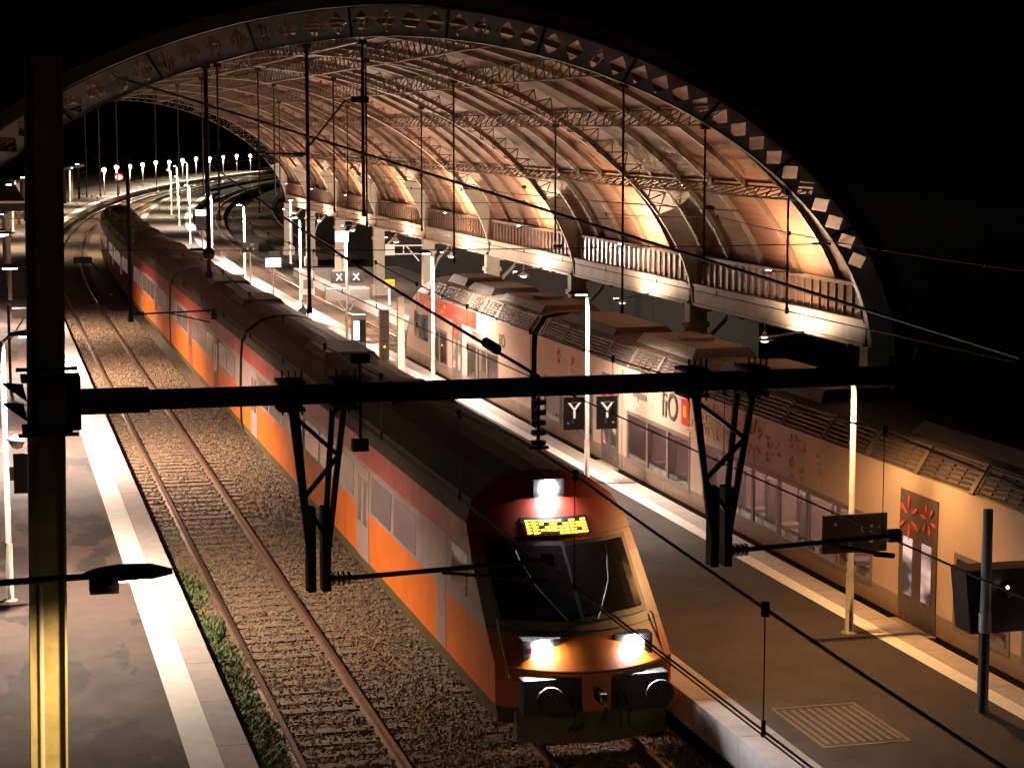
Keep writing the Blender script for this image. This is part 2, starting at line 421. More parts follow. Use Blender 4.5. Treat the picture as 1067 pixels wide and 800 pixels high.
# columns, gallery beams, glazed screens
M['flood'] = emis('floodlight_lens', (1,.86,.7), 18)
for side in (1, -1):
    XC = CX+side*11.6
    for k in range(NB+1):
        t = T0+BAY*k; c0 = cv(t); b = MB()
        x0 = XC+c0
        b.box(x0-.28, x0+.28, t-.22, t+.22, 1.1, 4.25); b.box(x0-.4, x0+.4, t-.34, t+.34, .5, 1.1)
        b.box(x0-.34, x0+.34, t-.28, t+.28, 3.55, 3.72); b.box(x0-.3, x0-.24, t-.12, t+.12, 1.2, 3.5)
        # curled bracket on the outer side
        b.path([(x0+side*.28,t,2.7),(x0+side*.5,t,3.3),(x0+side*.95,t,3.75),(x0+side*1.1,t,4.2)], .07, 6)
        b.build('column', M['cream'], shed)
    if side == 1:
        for k in range(NB):
            ta, tb = T0+BAY*k+.24, T0+BAY*(k+1)-.24; b = MB(); X = XC
            n = 4; tt = [ta+(tb-ta)*i/n for i in range(n+1)]
            b.grid([[S(X-.14,t,4.3),S(X-.14,t,4.8),S(X+.14,t,4.8),S(X+.14,t,4.3)] for t in tt], 0, True)
            b.grid([[S(X-.2,t,4.802),S(X-.2,t,4.87),S(X+.2,t,4.87),S(X+.2,t,4.802)] for t in tt], 0, True)
            b.grid([[S(X-.2,t,4.22),S(X-.2,t,4.298),S(X+.2,t,4.298),S(X+.2,t,4.22)] for t in tt], 0, True)
            b.build('gallery_beam', M['cream'], shed)
            b = MB(); b.grid([[S(X,t,4.872),S(X,t,5.62)] for t in tt], 0); b.grid([[S(X+.012,t,4.872),S(X+.012,t,5.62)] for t in tt], 0)
            nb = 24
            for i in range(nb+1):
                t = ta+.03+(tb-ta-.06)*i/nb; x = X+cv(t); b.box(x-.05, x-.004, t-.015, t+.015, 4.872, 5.62, 1)
            b.grid([[S(X-.08,t,5.622),S(X-.08,t,5.72),S(X+.08,t,5.72),S(X+.08,t,5.622)] for t in tt], 1, True)
            b.build('glazed_screen', [M['screen_glass'], M['flange']], shed)
            # uplight on a short arm off the column
            tl = ta+3.6; x = X-1.3+cv(tl); b = MB()
            b.bar((x+1.16,tl,4.26),(x+.1,tl,4.12),.05,.05,0); b.box(x-.08,x+.08,tl-.1,tl+.1,4.04,4.12,0); b.box(x-.05,x+.05,tl-.06,tl+.06,4.122,4.13,1)
            b.build('floodlight', [M['black'], M['flood']], shed)
            light('floodlight_lamp', 'SPOT', (x, tl, 4.2), 200 if k < 6 else 180, (1,.70,.46), shed, .1, (.32,0,1), 168, .35)
            tl = ta+4.0; x = X-1.05+cv(tl); b = MB()
            b.bar((x+.98,tl,5.74),(x+.08,tl,5.8),.04,.04,0); b.box(x-.07,x+.07,tl-.12,tl+.12,5.74,5.82,0); b.box(x-.04,x+.04,tl-.08,tl+.08,5.822,5.83,1)
            b.build('floodlight', [M['black'], M['flood']], shed)
            light('floodlight_lamp', 'SPOT', (x, tl, 5.88), 330 if k == 0 else 560, (1,.62,.37), shed, .1, (.3,.0,1), 176, .25)
    else:
        b = MB()
        b.grid([[S(XC,t,4.3),S(XC,t,5.0),S(XC-.3,t,5.0),S(XC-.3,t,4.3)] for t in ts], 0, True)
        b.build('gallery_beam', M['cream'], shed)

# near-black wall added outside the shed to keep the openings dark
b = MB()
for k in range(5, 30):
    t = 38+6*k; b.box(27+cv(t), 27.35+cv(t), t, t+5.97, -.6, 5.2)
tag(b.build('backdrop_wall', mat('dark_backdrop', (.005,.005,.005), .9, var=.4), loc=(27,68,-.6)), 'added black wall that keeps the openings behind the iron columns dark', 'wall')

# ------------------------------------------------------------------ lamps
def lamp_post(X, t, h, arm, label, group, energy, col, lens='lens_pink', vis=True, head=.8, aim=(0,0,-1), cone=150, base=.55, thick=1.):
    x = X+cv(t)
    T = thing('platform_lamp', label, 'lamp post', (x,t,base), group)
    b = MB(); b.lathe((x,t,base), [(.14,0),(.14,.03),(.075,.05),(.07,1.1),(.055,1.12),(.045,h-base),(0,h-base)], 12)
    b.build('pole', M['steel_galv'], T, smooth=True)
    xh = x+arm; sg = 1 if arm >= 0 else -1
    b = MB(); b.path([(x,t,h-.02),(x+arm*.3,t,h+.1),(xh-sg*head*.2,t,h+.12)], .03, 6); b.build('arm', M['steel_dark'], T)
    b = MB(); z = h+.12
    secs = [(-.35,.05,.03),(-.25,.11,.06),(.0,.15,.09),(.3,.13,.08),(.5,.05,.03)]
    b.grid([[(xh+sg*a*head*1.2, t+wy*math.cos(q), z+hz_*max(-.35,math.sin(q))) for q in [math.pi*2*i/12 for i in range(12)]] for a, wy, hz_ in secs], 0, True)
    if thick > 1: b.box(xh-.26,xh-.02,t-.1,t+.1,z-.14,z-.03)
    hd = b.build('lamp_head', M['steel_dark'], T, smooth=True)
    b = MB(); b.box(xh-head*.18, xh+head*.3, t-.09, t+.09, z-.05, z-.035); b.build('lens', M[lens], hd)
    light('lamp_light', 'SPOT', (xh+sg*.05, t, z-.1), energy, col, T, .12, aim, cone, .5)
    return T
GL = 'lamp posts along the left platform'
# nearest lamp: its arm and head cross the gantry mast
x0 = -.75
lamp_post(-.75, 17.0, 5.56, 1.77, 'near lamp with black arm and flat head crossing in front of the lit mast', GL, 800, (1,.66,.25), 'lens_warm', head=.72, thick=1.5)
names = ['second', 'third', 'fourth', 'fifth', 'sixth', 'seventh']
for i, t in enumerate((38.6, 58, 77, 96, 116, 138)):
    lab = ('slender lamp post with globe camera and black sign on its pole, left platform' if i == 0 else
           names[i]+' lamp post out along the left platform, counted from the gantry mast')
    lamp_post(.25 if i == 0 else -.3, t, 5.5, .45 if i == 0 else .9, lab, GL, (3000,6500,6000,4500,4000,3500)[i], (PINK if i else (1,.78,.6)))
GI = 'lamp posts along the island platform'
lamp_post(14.62, 32.3, 5.1, -.25, 'white lamp post carrying the black departure board on the island platform', GI, 560, SOD, 'lens_warm', head=.5, aim=(-.14,0,-1), cone=146)
lamp_post(14.55, 48.2, 5.25, -.2, 'white lamp post carrying the two Y signs on the island platform', GI, 1500, PINK, head=.5, aim=(-.14,0,-1), cone=146)
lamp_post(14.6, 66.5, 5.2, -.25, 'bare lamp post on the island beside the nose of the cream train', GI, 2600, PINK, head=.5)
for i, t in enumerate((98, 116, 136, 160, 190)):
    lamp_post(14.4 if i else 14.9, t, 5.1, -.3, ('first','second','third','fourth','last')[i]+' lamp post beyond the X signs, going away along the island platform', GI, (5000,4600,4200,3600,3200)[i], PINK, head=.5)
lamp_post(19.5, 134.5, 4.7, .05, 'lone bright lamp post on the right platform before the far columns', None, 900, (1,.86,.7), head=.5)
for i, t in enumerate((160, 184, 208, 232, 256)):
    lamp_post(-.3, t, 5.2, .9, ('nearest','second','middle','fourth','farthest')[i]+' lamp post on the curved end of the left platform past the shed', 'lamp posts on the curve', 3000, (1,.78,.5))
for i, t in enumerate((215, 240, 266)):
    lamp_post(13.6, t, 5.2, -.3, ('nearest','middle','farthest')[i]+' lamp post on the curved tail of the island platform', 'lamp posts on the island tail', 3000, (1,.78,.5), head=.5)
# far string of white lamps on the curve
for i in range(12):
    t = 285+14.5*i; X = .9+cv(t); h = 4.0+.1*math.sin(i*2.1)
    T = thing('distant_lamp', 'tiny white lamp in the far row, %s from its left end' % ('first second third fourth fifth sixth seventh eighth ninth tenth eleventh twelfth'.split()[i]), 'lamp post', (X,t,.55), 'row of white lamps on the far curve')
    b = MB(); b.tube((X,t,.55),(X,t,h-.2),.07,6); b.build('pole', M['steel_galv'], T)
    b = MB(); b.lathe((X,t,h), [(0,-.3),(.2,-.2),(.3,0),(.2,.2),(0,.3)], 10); b.build('globe', M['lens_pink'], T, smooth=True)
    light('lamp_light', 'POINT', (X,t-.1,h-.55), 1700, (1,.80,.52), T, .2)

exec_parts = True
# ------------------------------------------------------------------ trains
def loft(pts_rows, m=0, b=None):
    b = b or MB(); b.grid(pts_rows, m); return b
def interp_half(prof, h):
    for (a, ha), (c, hc) in zip(prof, prof[1:]):
        if ha <= h <= hc: return a+(c-a)*(h-ha)/max(1e-6, hc-ha)
    return prof[-1][0] if h > prof[-1][1] else prof[0][0]
def side_panel(cx, prof, t0, t1, h0, h1, out=.012, b=None, m=0, side=-1):
    b = b or MB(); hs = [h0+(h1-h0)*i/4 for i in range(5)]
    n = max(1, int((t1-t0)/3)); tt = [t0+(t1-t0)*i/n for i in range(n+1)]
    P = lambda t, h, o: S(cx+side*(interp_half(prof,h)+o), t, h)
    b.grid([[P(t,h,out) for h in hs] for t in tt], m)
    b.grid([[P(t,h0,-.01), P(t,h0,out)] for t in tt], m); b.grid([[P(t,h1,out), P(t,h1,-.01)] for t in tt], m)
    for t in (t0, t1): b.grid([[P(t,h,-.01) for h in hs], [P(t,h,out) for h in hs]], m)
    return b
def coach(parent, cx, prof, krf, t0, t1, mats, segm, nose=None, tn=None, name='coach_body', roofm=None, holes=()):
    """prof: (half width, height) from sill to ridge; krf: index where the roof begins; segm: material index per segment;
    nose 'near'/'far': the end closed by a raked cab whose front line is tn(h)"""
    b = MB(); r = MB(); nf = MB(); n = len(prof)
    n_rows = max(1, int((t1-t0)/4))
    base = [t0+(t1-t0)*i/n_rows for i in range(n_rows+1)]
    for (ha, hb_) in holes: base += [ha, hb_]
    base = sorted(set(base)); hw = max(p[0] for p in prof)
    rows = [[(t,)*1 for t in base]]
    def pt(sx, i, row):
        a, h = prof[i]
        if row == 'nose': t = tn(h)+(1 if nose == 'near' else -1)*.7*(a/hw)**2
        else: t = row
        return S(cx+sx*a, t, h)
    seq = list(base)
    if nose == 'near': seq = ['nose']+seq
    if nose == 'far': seq = seq+['nose']
    for sx in (-1, 1):
        for i in range(krf):
            for q0, q1 in zip(seq, seq[1:]):
                if sx < 0 and i == 2 and holes and q0 != 'nose' and q1 != 'nose' and any(ha-.001 <= q0 and q1 <= hb_+.001 for ha, hb_ in holes): continue
                b.grid([[pt(sx,i,q), pt(sx,i+1,q)] for q in (q0, q1)], segm[i])
    idx = list(range(krf, n))
    r.grid([[pt(-1,i,q) for i in idx]+[pt(1,i,q) for i in reversed(idx[:-1])] for q in seq], 0)
    b.grid([[pt(-1,0,q), pt(1,0,q)] for q in seq], segm[0])
    for e, q in (('near', seq[0]), ('far', seq[-1])):
        if q == 'nose':
            sgn = 1 if nose == 'near' else -1
            for i in range(n-1):
                rr = []
                for fq in range(4):
                    (a0, h0), (a1, h1) = prof[i], prof[i+1]
                    a = a0+(a1-a0)*fq/3; h = h0+(h1-h0)*fq/3
                    rr.append([S(cx+u*a, tn(h)+sgn*.7*(u*a/hw)**2, h) for u in [-1+k/10 for k in range(21)]])
                nf.grid(rr, segm[i] if i < krf else segm[krf-1])
        else:
            b.add([pt(-1,i,q) for i in range(n)]+[pt(1,i,q) for i in range(n-2,-1,-1)], [tuple(range(2*n-1))], len(mats)-1)
    ob = b.build(name, mats, parent)
    if nf.v: nf.build('cab_front', mats, ob, smooth=True)
    r.build('roof', roofm, ob, smooth=False)
    return ob
# red train -----------------------------------------------------------
M['livery_red'] = mat('livery_red', (.36,.045,.025), .45, var=.25, vscale=1.2)
M['livery_orange'] = mat('livery_orange', (.62,.14,.012), .4, var=.15, vscale=1.2)
M['livery_grey'] = mat('livery_grey', (.30,.21,.19), .45, var=.15, vscale=1)
M['livery_olive'] = mat('livery_skirt', (.10,.075,.02), .6, var=.25)
M['train_roof'] = mat('train_roof', (.07,.048,.03), .7, var=.35, vscale=1.5, stretch=(3,.3,3))
M['bogie'] = mat('bogie_black', (.02,.018,.016), .7)
M['win_red'] = mat('train_window', (.05,.04,.04), .12, var=.3, vscale=1, emit=.045, emitcol=(1,.6,.45))
RP = [(1.36,.34),(1.42,.62),(1.43,1.25),(1.43,1.66),(1.40,2.6),(1.36,3.05),(1.2,3.38),(.8,3.68),(.35,3.8),(0,3.83)]
RS = [0,1,1,2,3,3,3,3,3]
rmats = [M['livery_olive'], M['livery_orange'], M['livery_grey'], M['livery_red'], M['black']]
red = thing('passenger_train', 'red, orange and grey passenger train with lit headlamps standing on the middle track', 'train', (TC2,30,0))
FT = 28.6
def tf(h): return FT+max(0,(h-1.25))*1.25+max(0,.62-h)*.4
lens_ = [(35,60.6),(61.2,84.6),(85.2,108.6),(109.2,132.6),(133.2,156)]
for i, (a, c) in enumerate(lens_):
    cb = coach(red, TC2, RP, 5, a, c, rmats, RS, 'near' if i == 0 else None, tf, roofm=M['train_roof'])
    # windows, doors on the visible side
    t = a+1.2 if i else 35.2
    k = 0
    while t+2.2 < c-.5:
        if k % 4 == 2:
            d = side_panel(TC2, RP, t, t+1.35, .62, 2.55, .014).build('door', M['livery_red' if i % 2 else 'livery_grey'], cb)
            side_panel(TC2, RP, t+.2, t+.55, 1.35, 2.3, .02).build('door_window', M['win_red'], d); side_panel(TC2, RP, t+.8, t+1.15, 1.35, 2.3, .02).build('door_window', M['win_red'], d)
            t += 1.75
        else:
            side_panel(TC2, RP, t, t+2.0, 1.74, 2.46, .013).build('window', M['win_red'], cb); t += 2.3
        k += 1
    for q in ((a+c)/2,):
        for z in (-5.2, 3.4):
            b = MB(); u = q+z; x = TC2+cv(u)
            b.add([(x-.75,u-1.7,3.66),(x+.75,u-1.7,3.66),(x+.75,u+1.7,3.66),(x-.75,u+1.7,3.66),(x-.6,u-1.4,3.88),(x+.6,u-1.4,3.88),(x+.6,u+1.4,3.88),(x-.6,u+1.4,3.88)], [(4,5,6,7),(0,1,5,4),(1,2,6,5),(2,3,7,6),(3,0,4,7)])
            b.build('roof_equipment', M['train_roof'], cb)
    if i < 4:
        b = MB(); x = TC2+cv(c+.3); b.box(x-1.2,x+1.2,c+.003,c+.597,.6,3.3); b.build('gangway', M['bogie'], red)
    for u in ((33.2 if i == 0 else a+2.9), c-2.9):
        b = MB(); x = TC2+cv(u); b.box(x-1.05,x+1.05,u-1.5,u+1.5,.28,.36)
        for y in (-1.1,1.1):
            for sx in (-.75,.75): b.tube((x+sx-.06,u+y,.42),(x+sx+.06,u+y,.42),.42,16)
        b.build('bogie', M['bogie'], red)
def front_patch(h0, h1, x0, x1, out, n=6):
    b = MB(); hs = [h0+(h1-h0)*i/3 for i in range(4)]
    def P(u, h, o):
        x = x0+(x1-x0)*u; return (TC2+x, tf(h)+.7*(x/1.43)**2-o, h+o*.5)
    us = [k/n for k in range(n+1)]
    b.grid([[P(u,h,out) for u in us] for h in hs])
    for h in (hs[0], hs[-1]): b.grid([[P(u,h,-.02) for u in us],[P(u,h,out) for u in us]])
    for u in (0,1): b.grid([[P(u,h,-.02) for h in hs],[P(u,h,out) for h in hs]])
    return b
M['cab_glass'] = mat('cab_glass', (.035,.03,.032), .06, var=.4, vscale=1.5)
front_patch(1.84, 2.86, -1.2, 1.2, .012, 16).build('windscreen_frame', M['black'], red)
front_patch(1.92, 2.80, -1.12, -.03, .022, 8).build('windscreen', M['cab_glass'], red); front_patch(1.92, 2.80, .03, 1.12, .022, 8).build('windscreen', M['cab_glass'], red)
dd = front_patch(2.93, 3.17, -.56, .56, .02, 8).build('destination_display', M['black'], red)
rnd = random.Random(12); b = MB(); x = -.5
while x < .44:
    ww = rnd.uniform(.05,.11)
    for hz_ in (2.96, 3.0, 3.04, 3.08, 3.12):
        if rnd.random() < .78: b.box(TC2+x, TC2+x+ww, tf(hz_)+.7*(x/1.43)**2-.04, tf(hz_)+.7*(x/1.43)**2-.025, hz_, hz_+.026)
    x += ww+rnd.uniform(.015,.03)
b.build('lit_segments', M['amber'], dd)
yf = lambda h, x=0: tf(h)+.7*(x/1.43)**2
for sx in (-1, 1):
    b = MB(); b.path([(TC2+sx*.25,yf(1.86,.25)-.03,1.86),(TC2+sx*.6,yf(2.3,.6)-.05,2.3),(TC2+sx*.72,yf(2.62,.72)-.045,2.62)], .012, 5); b.bar((TC2+sx*.62,yf(2.2,.62)-.045,2.2),(TC2+sx*.76,yf(2.74,.76)-.04,2.74),.02,.02); b.build('wiper', M['black'], red)
    b = MB(); b.path([(TC2+sx*1.25,yf(1.1,1.25)-.02,1.1),(TC2+sx*1.27,yf(1.1,1.25)-.09,1.12),(TC2+sx*1.27,yf(1.8,1.27)-.09,1.8),(TC2+sx*1.25,yf(1.8,1.25)-.02,1.82)], .014, 6); b.build('handrail', M['steel_galv'], red)
    y = yf(1.5,.74)
    b = MB(); b.box(TC2+sx*.74-.3,TC2+sx*.74+.3,y-.03,y+.25,1.34,1.66); hh = b.build('headlight', M['black'], red)
    b = MB(); b.tube((TC2+sx*.74,y-.05,1.5),(TC2+sx*.74,y-.031,1.5),.155,20); b.build('lens', M['lens_head'], hh)
    b = MB(); b.tube((TC2+sx*.92,y-.045,1.5),(TC2+sx*.92,y-.031,1.5),.05,12); b.build('tail_lens', mat('red_lens', (.25,.01,.01), .2), hh)
    light('headlight_lamp', 'SPOT', (TC2+sx*.74,y-.12,1.5), 350, (.95,.97,1), red, .12, (0,-1,-.12), 70, .9)
    b = MB(); b.tube((TC2+sx*.86,FT-.42,.95),(TC2+sx*.86,FT+.5,.95),.09,14); b.tube((TC2+sx*.86,FT-.46,.95),(TC2+sx*.86,FT-.42,.95),.22,18); b.build('buffer', M['bogie'], red)
    for k in range(2):
        xx = TC2+sx*(.3+.13*k); b = MB(); b.path([(xx,FT+.0,.85),(xx,FT-.2,.74),(xx+.02,FT-.22,.5),(xx+.06*sx,FT-.1,.38)], .022, 6); b.build('brake_hose', M['black'], red)
    side_panel(TC2, RP, 31.2, 32.3, 1.9, 2.6, .012, side=sx).build('cab_window', M['cab_glass'], red)
    side_panel(TC2, RP, 32.7, 33.4, .65, 2.62, .006, side=sx).build('cab_door', M['livery_grey'], red)
for h in (1.22, 1.72, 2.9):
    b = MB(); b.path([(TC2+1.42*u, tf(h)+.7*u*u-.004, h) for u in [-1+k/8 for k in range(17)]], .008, 4); b.build('panel_seam', M['black'], red)
y = tf(3.58)
b = MB(); b.box(TC2-.26,TC2+.26,y-.16,y+.5,3.42,3.74); hh = b.build('headlight', M['black'], red)
b = MB(); b.tube((TC2,y-.185,3.58),(TC2,y-.162,3.58),.145,20); b.build('lens', M['lens_head'], hh)
light('headlight_lamp', 'SPOT', (TC2,y-.26,3.58), 260, (.95,.97,1), red, .12, (0,-1,-.2), 60, .9)
b = MB(); b.box(TC2-1.15,TC2+1.15,FT+.02,FT+.3,.62,1.15); b.build('buffer_beam', M['bogie'], red)
b = MB(); b.bar((TC2,FT-.38,.9),(TC2,FT+.1,.9),.1,.16); b.path([(TC2,FT-.38,.9),(TC2,FT-.44,.8),(TC2,FT-.4,.6),(TC2,FT-.28,.55)], .035, 6); b.build('coupler', M['bogie'], red)
b = MB(); b.add([(TC2-1.2,FT+.2,.16),(TC2,FT-.15,.16),(TC2+1.2,FT+.2,.16),(TC2-1.2,FT+.3,.6),(TC2,FT-.02,.6),(TC2+1.2,FT+.3,.6),(TC2-1.2,FT+.45,.16),(TC2+1.2,FT+.45,.16),(TC2-1.2,FT+.45,.6),(TC2+1.2,FT+.45,.6)], [(0,1,4,3),(1,2,5,4),(0,3,8,6),(2,7,9,5),(6,8,9,7),(3,4,5,9,8)]); b.build('snow_plough', M['livery_olive'], red)

# cream train on the right ---------------------------------------------
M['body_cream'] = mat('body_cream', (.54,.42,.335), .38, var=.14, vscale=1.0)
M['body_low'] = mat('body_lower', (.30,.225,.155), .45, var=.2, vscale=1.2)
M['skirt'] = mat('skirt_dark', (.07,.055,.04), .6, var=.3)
M['grille'] = mat('roof_grille', (.06,.05,.05), .5, var=.3)
M['slat'] = mat('grille_slat', (.11,.085,.075), .45, .3)
M['roof_grey'] = mat('roof_grey', (.13,.105,.08), .65, var=.3, vscale=1.5)
M['roof_pale'] = mat('roof_pale', (.36,.31,.24), .6, var=.25)
M['nose_red'] = mat('nose_red', (.72,.05,.03), .35, var=.1)
M['flag_yellow'] = mat('yellow_film', (.90,.45,.02), .4)
M['star_red'] = mat('red_film', (.70,.07,.03), .4)
M['door_grey'] = mat('door_grey', (.10,.08,.065), .4, var=.15)
M['frame_grey'] = mat('window_frame', (.17,.14,.12), .4)
def window_mat(name, s, seed):
    m = mat(name, (.03,.025,.025), .08)
    n = m.node_tree.nodes; l = m.node_tree.links; b = n['Principled BSDF']
    tc = n.new('ShaderNodeTexCoord'); mp = n.new('ShaderNodeMapping'); mp.inputs['Location'].default_value = (seed,seed,seed); mp.inputs['Scale'].default_value = (1,.7,1.6)
    t = n.new('ShaderNodeTexNoise'); t.inputs['Scale'].default_value = 1.1; t.inputs['Detail'].default_value = 2
    r = n.new('ShaderNodeValToRGB'); r.color_ramp.elements[0].position = .42; r.color_ramp.elements[0].color = (.06,.035,.03,1); r.color_ramp.elements[1].position = .62; r.color_ramp.elements[1].color = (1,.62,.5,1)
    l.new(tc.outputs['Object'], mp.inputs[0]); l.new(mp.outputs[0], t.inputs['Vector']); l.new(t.outputs['Fac'], r.inputs[0]); l.new(r.outputs[0], b.inputs['Emission Color'])
    b.inputs['Emission Strength'].default_value = s
    return m
M['win_lit'] = window_mat('lit_window', .38, 3.1)
M['win_dim'] = window_mat('dim_window', .12, 8.4)
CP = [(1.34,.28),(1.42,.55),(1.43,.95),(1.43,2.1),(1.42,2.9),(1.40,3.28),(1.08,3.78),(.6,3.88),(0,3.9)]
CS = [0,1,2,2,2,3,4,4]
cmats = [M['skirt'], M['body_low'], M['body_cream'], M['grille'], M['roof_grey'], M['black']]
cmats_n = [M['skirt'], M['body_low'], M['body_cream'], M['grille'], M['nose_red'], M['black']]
cream = thing('regional_train', 'cream regional train with red nose, dark doors and starburst film standing on the right track', 'train', (TC3,30,0))
def tf2(h): return 78.6-max(0,(h-1.3))*.75-max(0,h-2.9)*1.6
def starburst(b, t, h, r, m, n=7, side_x=None, w_=.07, ph=0., inner=.28):
    for k in range(n):
        a = ph+2*math.pi*k/n
        X = TC3-interp_half(CP, min(3.2,h))-.008
        c0 = (math.cos(a), math.sin(a)); p0 = (t+c0[0]*r*inner, h+c0[1]*r*inner); p1 = (t+c0[0]*r, h+c0[1]*r); q = (-c0[1]*w_/2*r*2, c0[0]*w_/2*r*2)
        pm = ((p0[0]+p1[0]*2)/3, (p0[1]+p1[1]*2)/3)
        pts = [(p0[0],p0[1]), (pm[0]+q[0],pm[1]+q[1]), (p1[0],p1[1]), (pm[0]-q[0],pm[1]-q[1])]
        V = [(X-.006,y,z) for y,z in pts]+[(X+.01,y,z) for y,z in pts]
        b.add(V, [(0,1,2,3),(0,4,5,1),(1,5,6,2),(2,6,7,3),(3,7,4,0)], m)
def grille(a, c, parent):
    b = MB(); n = 5; t = a
    X = lambda f: TC3-(1.40+(1.08-1.40)*f)
    Z = lambda f: 3.28+.5*f
    while t < c-.1:
        u = min(t+2.1, c)
        for k in range(6):
            f = .12+.76*k/5
            b.bar((X(f)-.02,t+.12,Z(f)+.015),(X(f)-.02,u-.12,Z(f)+.015),.045,.035,0)
        s_ = t+.12
        while s_ < u: b.bar((X(.06)-.012,s_,Z(.06)+.01),(X(.94)-.012,s_,Z(.94)+.01),.03,.03,0); s_ += .46
        b.bar((X(.02)-.02,u,Z(.02)),(X(.98)-.02,u,Z(.98)+.02),.16,.05,1)
        t = u
    b.build('roof_grille', [M['slat'], M['roof_grey']], parent)
def door(parent, t0, red=True):
    d = side_panel(TC3, CP, t0, t0+1.5, .5, 2.95, .02).build('door', M['door_grey'], parent)
    for q in (.2, .95): side_panel(TC3, CP, t0+q, t0+q+.36, 1.05, 2.1, .03).build('door_window', M['win_lit'], d)
    b = MB(); b.box(TC3-1.449,TC3-1.447+.0,t0+.745,t0+.755,.5,2.95)
    b = MB(); starburst(b, t0+1.1, 2.48, .42, 0, 6, ph=.5, w_=.10, inner=.3); starburst(b, t0+.34, 2.55, .3, 0, 6, ph=.2, w_=.12, inner=.3)
    for i, v in enumerate(b.v): b.v[i] = (v[0]-.028, v[1], v[2])
    b.build('door_motif', M['star_red'], d)
    b = MB(); b.box(TC3-1.75,TC3-1.44,t0-.05,t0+1.55,.47,.53); b.box(TC3-1.72,TC3-1.44,t0,t0+1.5,.38,.468); b.build('door_step', M['body_low'], d)
def glass_mat():
    m = bpy.data.materials.new('carriage_glass'); m.use_nodes = True
    n = m.node_tree.nodes; l = m.node_tree.links; n.remove(n['Principled BSDF'])
    t = n.new('ShaderNodeBsdfTransparent'); t.inputs[0].default_value = (.72,.66,.64,1)
    g_ = n.new('ShaderNodeBsdfGlossy'); g_.inputs['Roughness'].default_value = .03
    f_ = n.new('ShaderNodeFresnel'); f_.inputs[0].default_value = 1.7
    x_ = n.new('ShaderNodeMixShader'); l.new(f_.outputs[0], x_.inputs[0]); l.new(t.outputs[0], x_.inputs[1]); l.new(g_.outputs[0], x_.inputs[2]); l.new(x_.outputs[0], n['Material Output'].inputs[0])
    return m
M['glass'] = glass_mat()
M['inner'] = mat('interior_panel', (.42,.33,.30), .6, var=.1); M['seat'] = mat('seat_cover', (.50,.36,.34), .7, var=.2, vscale=5)
M['tube_light'] = emis('carriage_tube', (1,.74,.62), 7)
seat_me = [None]
def window(parent, t0, t1, lit):
    n = max(1, round((t1-t0)/1.6)); L = (t1-t0)/n; hx = TC3-1.43
    b = MB(); b.box(hx-.012,hx+.03,t0-.1,t1+.1,2.1,2.2); b.box(hx-.012,hx+.03,t0-.1,t1+.1,.85,.95); b.box(hx-.012,hx+.03,t0-.1,t0,.951,2.099); b.box(hx-.012,hx+.03,t1,t1+.1,.951,2.099)
    for i in range(1, n): b.box(hx-.009,hx+.03,t0+i*L-.07,t0+i*L+.07,.951,2.099)
    fr = b.build('window_frame', M['frame_grey'], parent)
    for i in range(n):
        a, c = t0+i*L+(.07 if i else 0), t0+(i+1)*L-(.07 if i < n-1 else 0)
        b = MB(); b.add([(hx+.012,a,.95),(hx+.012,a,2.1),(hx+.012,c,2.1),(hx+.012,c,.95)], [(0,1,2,3)]); b.build('window_pane', M['glass'], parent)
    # the compartment behind: floor, far wall, ceiling with a tube, seats
    b = MB(); b.box(TC3-1.38,TC3+1.3,t0-.3,t1+.3,.55,.6); b.box(TC3+1.25,TC3+1.3,t0-.3,t1+.3,.602,2.3); b.box(TC3-1.38,TC3+1.3,t0-.3,t1+.3,2.302,2.35)
    for y in (t0-.3,t1+.3): b.box(TC3-1.38,TC3+1.249,y-.02,y+.02,.602,2.3)
    b.build('compartment', M['inner'], parent)
    b = MB(); b.box(TC3-.5,TC3-.36,t0,t1,2.26,2.3); b.build('ceiling_tube', M['tube_light' if lit else 'dim_tube'], parent)
    y = t0+.25; k = 0
    while y < t1-.2:
        for X in (-1.0, -.5, .55):
            if seat_me[0] is None:
                q = MB(); q.box(-.22,.22,-.06,.06,.42,1.12); q.box(-.2,.2,-.07,.05,1.121,1.3); q.box(-.22,.22,.061,.45,.38,.48); q.box(-.05,.05,.1,.3,0,.38)
                o = q.build('seat', M['seat']); seat_me[0] = o.data
            else: o = bpy.data.objects.new('seat', seat_me[0]); COL.objects.link(o)
            o.parent = parent; o.location = Vector((TC3+X,y,.6))-cream.location
            if k % 2: o.rotation_euler.z = math.pi; o.location.y += .38
        y += .92; k += 1
M['dim_tube'] = emis('carriage_tube_dim', (1,.72,.6), 2.6)
# front car with red nose
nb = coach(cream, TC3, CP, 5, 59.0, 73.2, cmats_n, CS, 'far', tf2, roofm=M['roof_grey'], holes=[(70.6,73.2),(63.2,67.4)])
grille(59.3, 74.2, nb)
# red panel on the cab side above the windows
b = side_panel(TC3, CP, 66.2, 75.5, 2.72, 3.27, .014); b.build('nose_panel', M['nose_red'], nb)
b = MB()
for (t, h, w_, hh) in ((74.2,2.86,.55,.22),(73.6,3.05,.25,.22),(72.6,2.9,.3,.34),(71.4,2.85,.6,.2),(71.0,3.05,.35,.2),(71.9,2.72,.3,.16)):
    V = TC3-1.432; b.add([(V-.006,t,h-hh/2),(V-.006,t+w_*.5,h),(V-.006,t,h+hh/2),(V-.006,t-w_*.5,h+.03),(V+.02,t,h-hh/2),(V+.02,t+w_*.5,h),(V+.02,t,h+hh/2),(V+.02,t-w_*.5,h+.03)], [(0,1,2,3),(0,4,5,1),(1,5,6,2),(2,6,7,3),(3,7,4,0)])
b.build('yellow_mark', M['flag_yellow'], nb)
side_panel(TC3, CP, 73.9, 76.3, 1.5, 2.5, .014).build('cab_window', M['glass_dark'], nb)
